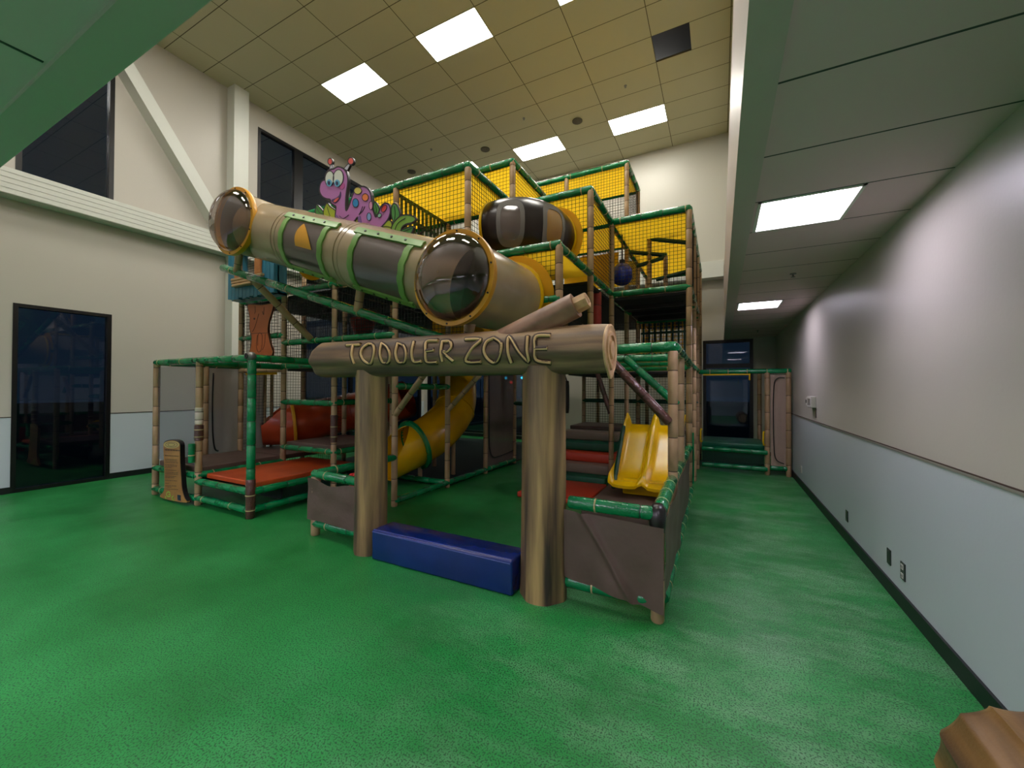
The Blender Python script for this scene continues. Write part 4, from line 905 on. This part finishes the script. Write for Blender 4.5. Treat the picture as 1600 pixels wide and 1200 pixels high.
secs.append((q, lobed(.07, n, .05, 4), s, t, 0)); rings(bm, secs, n); br = link('broken_branch', bm, BRANCH, ar, True)
bm = bmesh.new(); rings(bm, [(q-d*.02, .062, s, t, 0), (q+d*.09, .058, s, t, 0), (q+d*.095, .045, s, t, 0), (q+d*.088, .03, s, t, 0), (q+d*.1, .02, s, t, 0)], 7); sub('branch_core', bm, CUT, br, ar)

# ================== bench
o = empty('foam_bench', (-2.03, 2.74, 0), 'long dark blue vinyl foam block lying between the two arch trunks', 'bench')
link('bench_block', bbox((-2.715, 2.6, 0), (-1.33, 2.86, .26), .018, 3), NAVY, o, True)
bm = bmesh.new(); cyl((-2.7, 2.598, .245), (-1.345, 2.598, .235), .0035, 6, bm); cyl((-2.7, 2.612, .2615), (-1.345, 2.612, .2615), .003, 6, bm); link('seam', bm, mat('navy_seam', (60, 74, 150), .4), o)

# ================== double slide, steps and mats
ds = empty('double_slide', (-.85, 5.8, .15), 'glossy yellow plastic double-lane slide ending on the brown mat at right', 'slide')
cv = catmull([(0, 5.14, .31), (0, 5.2, .335), (0, 5.32, .325), (0, 5.55, .39), (0, 5.85, .62), (0, 6.15, .88), (0, 6.36, .96)], 6)
bm = bmesh.new(); W = []; nx = 48; x0, x1 = -1.27, -.44; m_ = len(cv)
for i, c in enumerate(cv):
    row = []; f = i/(m_-1); rh = .13*min(1, .25+f*2.2)*(1 if f < .93 else 1.35)
    for k in range(nx+1):
        a = k/nx; d3 = min(abs(a-0), abs(a-.5), abs(a-1)); h = rh*max(0, 1-(d3/.085)**2) if d3 < .085 else 0
        wid = 1-.0*f; xx = x0+(x1-x0)*a
        lip = -.09*math.sin(PI*((a*2) % 1))*(1-min(1, f*5)); row.append(bm.verts.new((xx, c.y+lip, c.z+h)))
    W.append(row)
for i in range(m_-1):
    for k in range(nx): bm.faces.new((W[i][k], W[i][k+1], W[i+1][k+1], W[i+1][k]))
r_ = bmesh.ops.extrude_face_region(bm, geom=bm.faces[:]); bmesh.ops.translate(bm, verts=[g for g in r_['geom'] if isinstance(g, bmesh.types.BMVert)], vec=(0, 0, -.035))
link('chute', bm, YPL, ds, True)
link('slide_foot', bbox((-1.12, 5.3, .15), (-.5, 5.42, .34), .02), YPL, ds, True)
for x in (-1.2, -.52): link('slide_leg', cyl((x, 6.2, 0), (x, 6.2, .86), .025, 12, None, 0, True), YPL, ds, True)
st = empty('foam_steps', (-2.0, 6.5, 0), 'flight of five foam steps in green, tan and red behind the right trunk', 'steps')
for k, (m, lb_) in enumerate(((GPAD, 'green'), (TANP, 'tan'), (REDM, 'red'), (GPAD, 'green'), (TANP, 'tan'))):
    link('step', bbox((-2.54, 6.05+.2*k, .15*k+.002 if k else 0), (-1.53, 7.2, .15*(k+1)), .022, 3), m, st, True, lb_+' step')
o = empty('floor_mat', (-1.95, 5.5, 0), 'orange-red vinyl floor mat in front of the coloured foam steps', 'mat'); link('mat_pad', bbox((-2.5, 5.02, 0), (-1.5, 6.03, .075), .02, 3), REDM, o, True)
o = empty('floor_mat', (-.93, 5.2, 0), 'brown raised landing mat at the foot of the yellow double slide', 'mat'); link('mat_pad', bbox((-1.42, 4.5, 0), (-.46, 5.85, .14), .025, 3), BRN, o, True)
o = empty('red_foam_block', (-3.33, 3.1, 0), 'bright red block half hidden behind the left trunk', 'block')
link('block_pad', bbox((-3.47, 3.0, .0), (-3.2, 3.2, .6), .02, 3), mat('bright_red_vinyl', (190, 24, 30), .35), o, True)
o = empty('foam_pillar', (-1.75, 6.0, 2.2), 'dark red padded pillar behind the broken branch', 'pillar')
link('pillar_pad', padded((-1.55, 5.6, 1.9), (-1.55, 5.6, 2.86), .075, .3, 14), [REDP, SEAM, TIE], o, True)

# ================== tube slides
def tube_slide(name, path, r, m, ringm, label, mouth):
    root = empty(name, path[0], label, 'slide'); pts = catmull(path, 8)
    cut = 8  # the first stretch is an open scoop
    bm = sweep(pts[cut:], r, 32, False); link('slide_tube', bm, m, root, True)
    bm = bmesh.new(); bm = sweep(pts[cut:], r-.02, 32, False, bm=bm); link('tube_lining', bm, m, root, True)
    d = (pts[cut+1]-pts[cut-1]).normalized(); bm = bmesh.new(); ringband(bm, pts[cut], d, r-.02, r+.06, .045, 36); link('mouth_ring', bm, ringm, root, True)
    # scoop: open-top trough with rounded shoulders
    bm = bmesh.new(); s, t = frame_of(d); W = []
    for i in range(cut+1):
        p = pts[i]; f = i/cut; half = math.radians(92+86*f**1.6); row = []
        for k in range(25):
            a = -half+2*half*k/24-PI/2; row.append(bm.verts.new(p+s*((r-.01)*math.cos(a))+t*((r-.01)*math.sin(a))))
        W.append(row)
    for i in range(cut):
        for k in range(24): bm.faces.new((W[i][k], W[i][k+1], W[i+1][k+1], W[i+1][k]))
    # floor curve of the scoop closed at the end by a lip
    r_ = bmesh.ops.extrude_face_region(bm, geom=bm.faces[:]); 
    for g in r_['geom']:
        if isinstance(g, bmesh.types.BMVert): 
            g.co += Vector((0, 0, -.012))
    link('scoop', bm, m, root, True)
    for k in (len(pts)//2, len(pts)*3//4):
        d = (pts[k+1]-pts[k]).normalized(); bm = bmesh.new(); ringband(bm, pts[k], d, r-.01, r+.012, .03, 32); link('joint_ring', bm, m, root, True)
    return root
YT = mat('yellow_slide_plastic', (220, 172, 8), .25, rgb2=(200, 150, 6), nscale=1.5, coat=.3)
OT = mat('orange_slide_plastic', (190, 74, 30), .3, rgb2=(160, 54, 24), nscale=1.5, coat=.2)
ys = tube_slide('tube_slide', [(-4.47, 4.48, .44), (-4.30, 5.0, .6), (-4.19, 5.42, .78), (-4.18, 5.9, 1.1), (-4.38, 6.3, 1.5), (-4.62, 6.6, 1.95), (-4.75, 6.75, 2.5)], .35, YT, GRN, 'curving yellow tube slide with a green collar seen through the archway', 0)
link('slide_leg', cyl((-4.27, 5.1, 0), (-4.27, 5.1, .3), .035, 12, None, 0, True), TAN, ys, True); link('slide_leg', cyl((-4.05, 5.7, 0), (-4.05, 5.7, .68), .035, 12, None, 0, True), TAN, ys, True)
tube_slide('tube_slide', [(-7.0, 4.2, .86), (-6.58, 4.5, .88), (-6.42, 5.2, .98), (-5.95, 5.66, 1.12), (-5.35, 5.8, 1.25), (-5.2, 5.85, 1.3)], .35, OT, YDK, 'orange tube slide with a yellow collar opening onto the brown pad at left', 0)

# ================== dark barrel tunnel
bt = empty('barrel_tunnel', (-2.3, 4.6, 3.5), 'dark brown rounded barrel tunnel with clear oval windows and yellow collars under the roofs', 'tunnel')
bc = Vector((-2.58, 5.01, 3.46)); bp = []; br_ = []
for k in range(17):
    a = -PI/2+PI/2*k/16; bp.append(bc+Vector((.57*math.cos(a), .57*math.sin(a), .0))); br_.append(.35+.065*math.sin(PI*k/16)**.7)
bp[0].x = -2.56; bm = bmesh.new(); d0 = Vector((1, 0, 0)); secs = []
def bsec(k):
    a = -PI/2+PI/2*k/16; rad = Vector((math.cos(a), math.sin(a), 0)); return rad, Vector((0, 0, 1))
for k in range(17): rad, up = bsec(k); secs.append((bp[k], br_[k], rad, up, 0))
rings(bm, secs, 40, False); link('barrel_body', bm, BAR, bt, True)
def on_bar(kf, th, add):
    a = -PI/2+PI/2*kf/16; rad = Vector((math.cos(a), math.sin(a), 0)); r = .35+.065*max(0, math.sin(PI*kf/16))**.7+add
    return bc+rad*.57+rad*(r*math.cos(th))+Vector((0, 0, r*math.sin(th)))
for k0 in (4.6, 10.4):
    bm = bmesh.new(); bm2 = bmesh.new(); n_ = 28
    def oval(sc, add):
        out = []
        for i in range(n_):
            a = 2*PI*i/n_; cx, cy = math.cos(a), math.sin(a); cx = math.copysign(abs(cx)**.6, cx); cy = math.copysign(abs(cy)**.6, cy); out.append(on_bar(k0+1.75*sc*cx, -.06+.72*sc*cy, add))
        return out
    L = [[bm.verts.new(p) for p in oval(s_, a_)] for s_, a_ in ((1, .002), (1, .014), (.7, .014), (.7, .004))]
    for j in range(3):
        for i in range(n_): bm.faces.new((L[j][i], L[j][(i+1) % n_], L[j+1][(i+1) % n_], L[j+1][i]))
    fr = link('window_rim', bm, mat('clear_rim_plastic', (108, 106, 104), .22), bt, True)
    Q = [[bm2.verts.new(p) for p in oval(s_, .009)] for s_ in (.7, .5, .3, .15)]; c_ = bm2.verts.new(on_bar(k0, -.06, .009))
    for j in range(3):
        for i in range(n_): bm2.faces.new((Q[j][i], Q[j][(i+1) % n_], Q[j+1][(i+1) % n_], Q[j+1][i]))
    for i in range(n_): bm2.faces.new((c_, Q[3][i], Q[3][(i+1) % n_]))
    sub('window_pane', bm2, GREYW if k0 < 8 else mat('amber_pane', (150, 112, 48), .15, coat=.4), fr, bt, True)
bm = bmesh.new(); ringband(bm, (-2.53, 4.44, 3.46), (1, 0, 0), .34, .375, .03, 40); link('collar', bm, YPL, bt, True)
bm = bmesh.new(); ringband(bm, (-2.01, 4.97, 3.46), (0, 1, 0), .34, .375, .03, 40); link('collar', bm, YPL, bt, True)
bm = bmesh.new(); ringband(bm, (-2.01, 5.0, 3.46), (0, 1, 0), .37, .45, .01, 40); link('collar_skirt', bm, YEL, bt, True)
# yellow cloth rings where the crawl tube meets the frame
for (x, z) in ((-1.98, 2.45), (-5.18, 3.52)):
    pass

# ================== blue cabin front, plank, bags and ball
bh = empty('cabin_front', (-6.35, 3.75, 2.9), 'teal blue wooden-look cabin box with a small shuttered window below the left tube end', 'cabin panel')
bm = bmesh.new(); xx0, xx1, zz0, zz1 = -6.96, -5.78, 2.88, 3.62; wx0, wx1, wz0, wz1 = -6.56, -6.2, 3.22, 3.54
k = xx0; edges = []
while k < xx1-.01: edges.append(k); k += .098
edges.append(xx1)
for a, b in zip(edges[:-1], edges[1:]):
    a2, b2 = a+.004, b-.004; cx = (a+b)/2; zb = zz0-.015*math.sin(cx*23)
    if wx0 < cx < wx1: box(bm, (a2, 3.64, zb), (b2, 3.7, wz0)); box(bm, (a2, 3.64, wz1), (b2, 3.7, zz1))
    else: box(bm, (a2, 3.64, zb), (b2, 3.7, zz1))
box(bm, (xx0, 3.7, zz0), (wx0, 3.72, zz1)); box(bm, (wx1, 3.7, zz0), (xx1, 3.72, zz1)); box(bm, (wx0, 3.7, zz0), (wx1, 3.72, wz0)); box(bm, (wx0, 3.7, wz1), (wx1, 3.72, zz1))
box(bm, (xx0, 3.7, zz0), (xx0+.03, 3.84, zz1)); box(bm, (xx1-.03, 3.7, zz0), (xx1, 3.84, zz1)); box(bm, (xx0, 3.7, zz0), (xx1, 3.84, zz0+.03))
link('cabin_wall', bm, BLUEP, bh)
sh = mat('shutter_orange', (186, 122, 66), .5, rgb2=(160, 98, 50), nscale=8)
for a, b in ((-6.72, -6.56), (-6.2, -6.06)): link('shutter', bbox((a, 3.6, wz0-.02), (b, 3.64, wz1+.06), .01), sh, bh)
for kk in range(3):
    link('sill_plank', bbox((-6.78+.03*kk, 3.58-.01*kk, 3.15-.05*kk), (-6.0-.04*kk, 3.64, 3.19-.05*kk), .01), mat('sill_tan', (178, 146, 104), .5), bh)
link('window_net', net((wx0, 3.71, wz0), (wx1-wx0, 0, 0), (0, 0, wz1-wz0), .04, .006), NET, bh)
pf = lambda p: (340+p[0]/6, 380+p[1]/6)
pk = empty('plank_panel', (-6.6, 3.8, 2.4), 'wavy orange-brown plank panel hanging on the net below the cabin', 'panel')
pl = [(280, 585), (330, 572), (400, 578), (460, 570), (522, 568), (505, 650), (478, 740), (470, 830), (490, 930), (508, 1050), (310, 1050), (312, 960), (318, 880), (298, 800), (300, 690)]
bo2 = link('plank_board', flat(pl, 3.82, .03, pf, 3), mat('plank_orange', (196, 104, 62), .45, rgb2=(180, 96, 40), nscale=2, stretch=(1, 1, .5)), pk)
sub('grain_line', strokes([[(350, 590), (352, 640), (345, 660)], [(435, 600), (430, 670), (420, 640)], [(385, 660), (350, 780), (325, 830)], [(310, 850), (360, 845), (470, 840)], [(375, 960), (380, 850), (415, 860), (410, 990), (380, 1020), (362, 960), (372, 860)], [(445, 850), (440, 940), (420, 1000)]], 3.817, .008, .004, pf, False, 4), col('plank_line', (70, 34, 20)), bo2, pk)
sub('knot_hole', flat(ell(343, 708, 7, 10), 3.816, .003, pf, 1), MATS['paint_plank_line'], bo2, pk)
sub('edge_line', strokes([pl], 3.818, .012, .02, pf, True, 3), MATS['paint_plank_line'], bo2, pk)
def bag(name, x, y, zt, zb, rt, rb, m, label, cat, strap_top):
    root = empty(name, (x, y, zt), label, cat); bm = bmesh.new(); secs = []; s, t = Vector((1, 0, 0)), Vector((0, 1, 0))
    for k in range(7):
        f = k/6; secs.append((Vector((x, y, zt+(zb-zt)*f)), (rt+(rb-rt)*f)*(1 if 0 < k < 6 else .9), s, t, 0))
    rings(bm, secs, 20); link('bag_body', bm, m, root, True)
    for a in (-.6, .6): link('strap', sweep([(x+a*rt, y, zt-.01), (x, y, (zt+strap_top)/2+.03), (x, y, strap_top)], .01, 6, True), FRAME, root, True)
bag('punching_bag', -2.17, 6.0, 1.62, 1.12, .085, .085, mat('black_bag_vinyl', (16, 16, 18), .4), 'black punching bag hanging beside the right trunk, above the foam steps', 'punching bag', 1.82)
bag('punching_bag', -6.0, 5.5, 2.8, 2.44, .26, .13, REDP, 'dark red tapered bag hanging in the upper left bay above the crossbeam', 'punching bag', 2.86)
b_ = at(970, 430, 1, 6.5); b_.x += .02
ro = empty('hanging_ball', b_, 'blue vinyl ball hanging from a strap behind the upper right net', 'ball')
bm = bmesh.new(); secs = []; s, t = Vector((1, 0, 0)), Vector((0, 1, 0))
for k in range(15):
    a = PI*k/14; r = .165*math.sin(a)**.9+.002; z = b_.z+.17*math.cos(a)*(1.12 if a < PI/2 else 1); secs.append((Vector((b_.x, b_.y, z)), r, s, t, 0))
rings(bm, secs, 28); link('ball_body', bm, BLUEB, ro, True)
link('strap', sweep([(b_.x, b_.y, b_.z+.18), (b_.x, b_.y, 3.6), (b_.x, b_.y, 3.95)], .012, 6, True), FRAME, ro, True)
link('ball_harness', cyl((b_.x, b_.y, b_.z+.16), (b_.x, b_.y, b_.z+.24), .045, 12, None, 0, True), FRAME, ro, True)

# ================== log seat by the right wall in the foreground
ls = empty('wooden_log', (.85, 1.0, 0), 'thick ridged brown log lying along the right wall in the bottom corner', 'log')
bm = bmesh.new(); n2 = 160; secs = []; c0 = (.868, .265)
rr = []
for i in range(n2):
    a = 2*PI*i/n2; w = (a*15/(2*PI)+.3) % 1; rr.append(.222*(.99+.05*abs(2*w-1)**2.2+.025*w))
for y, k_ in ((1.93, .80), (1.915, .9), (1.88, .97), (1.82, 1.0), (1.2, 1.02), (.6, 1.0), (.3, .98), (.26, .9)):
    secs.append((Vector((c0[0], y, c0[1])), [q*k_ for q in rr], Vector((1, 0, 0)), Vector((0, 0, 1)), 0))
rings(bm, secs, n2); link('log_body', bm, BARKY, ls, True)
bm = bmesh.new(); rings(bm, [(Vector((c0[0], 1.925, c0[1])), .17, Vector((1, 0, 0)), Vector((0, 0, 1)), 0), (Vector((c0[0], 1.945, c0[1])), .16, Vector((1, 0, 0)), Vector((0, 0, 1)), 0)], 30); link('cut_end', bm, CUT, ls, True)
for y in (.6, 1.55): link('log_foot', bbox((.75, y-.06, 0), (1.02, y+.06, .08), .01), BARKY, ls)

# ------------------------------------------------------------------ world, view
w = bpy.data.worlds.new('night'); w.use_nodes = True; SC.world = w
w.node_tree.nodes['Background'].inputs[0].default_value = (.028, .045, .065, 1); w.node_tree.nodes['Background'].inputs[1].default_value = 1.0
SC.view_settings.view_transform = 'Standard'; SC.view_settings.look = 'None'; SC.view_settings.exposure = 0.28; SC.view_settings.gamma = 1.0
SC.cycles.use_denoising = True
SC.cycles.max_bounces = 8; SC.cycles.diffuse_bounces = 4; SC.cycles.glossy_bounces = 3; SC.cycles.transparent_max_bounces = 24
SC.cycles.sample_clamp_indirect = 6; SC.cycles.caustics_reflective = False; SC.cycles.caustics_refractive = False
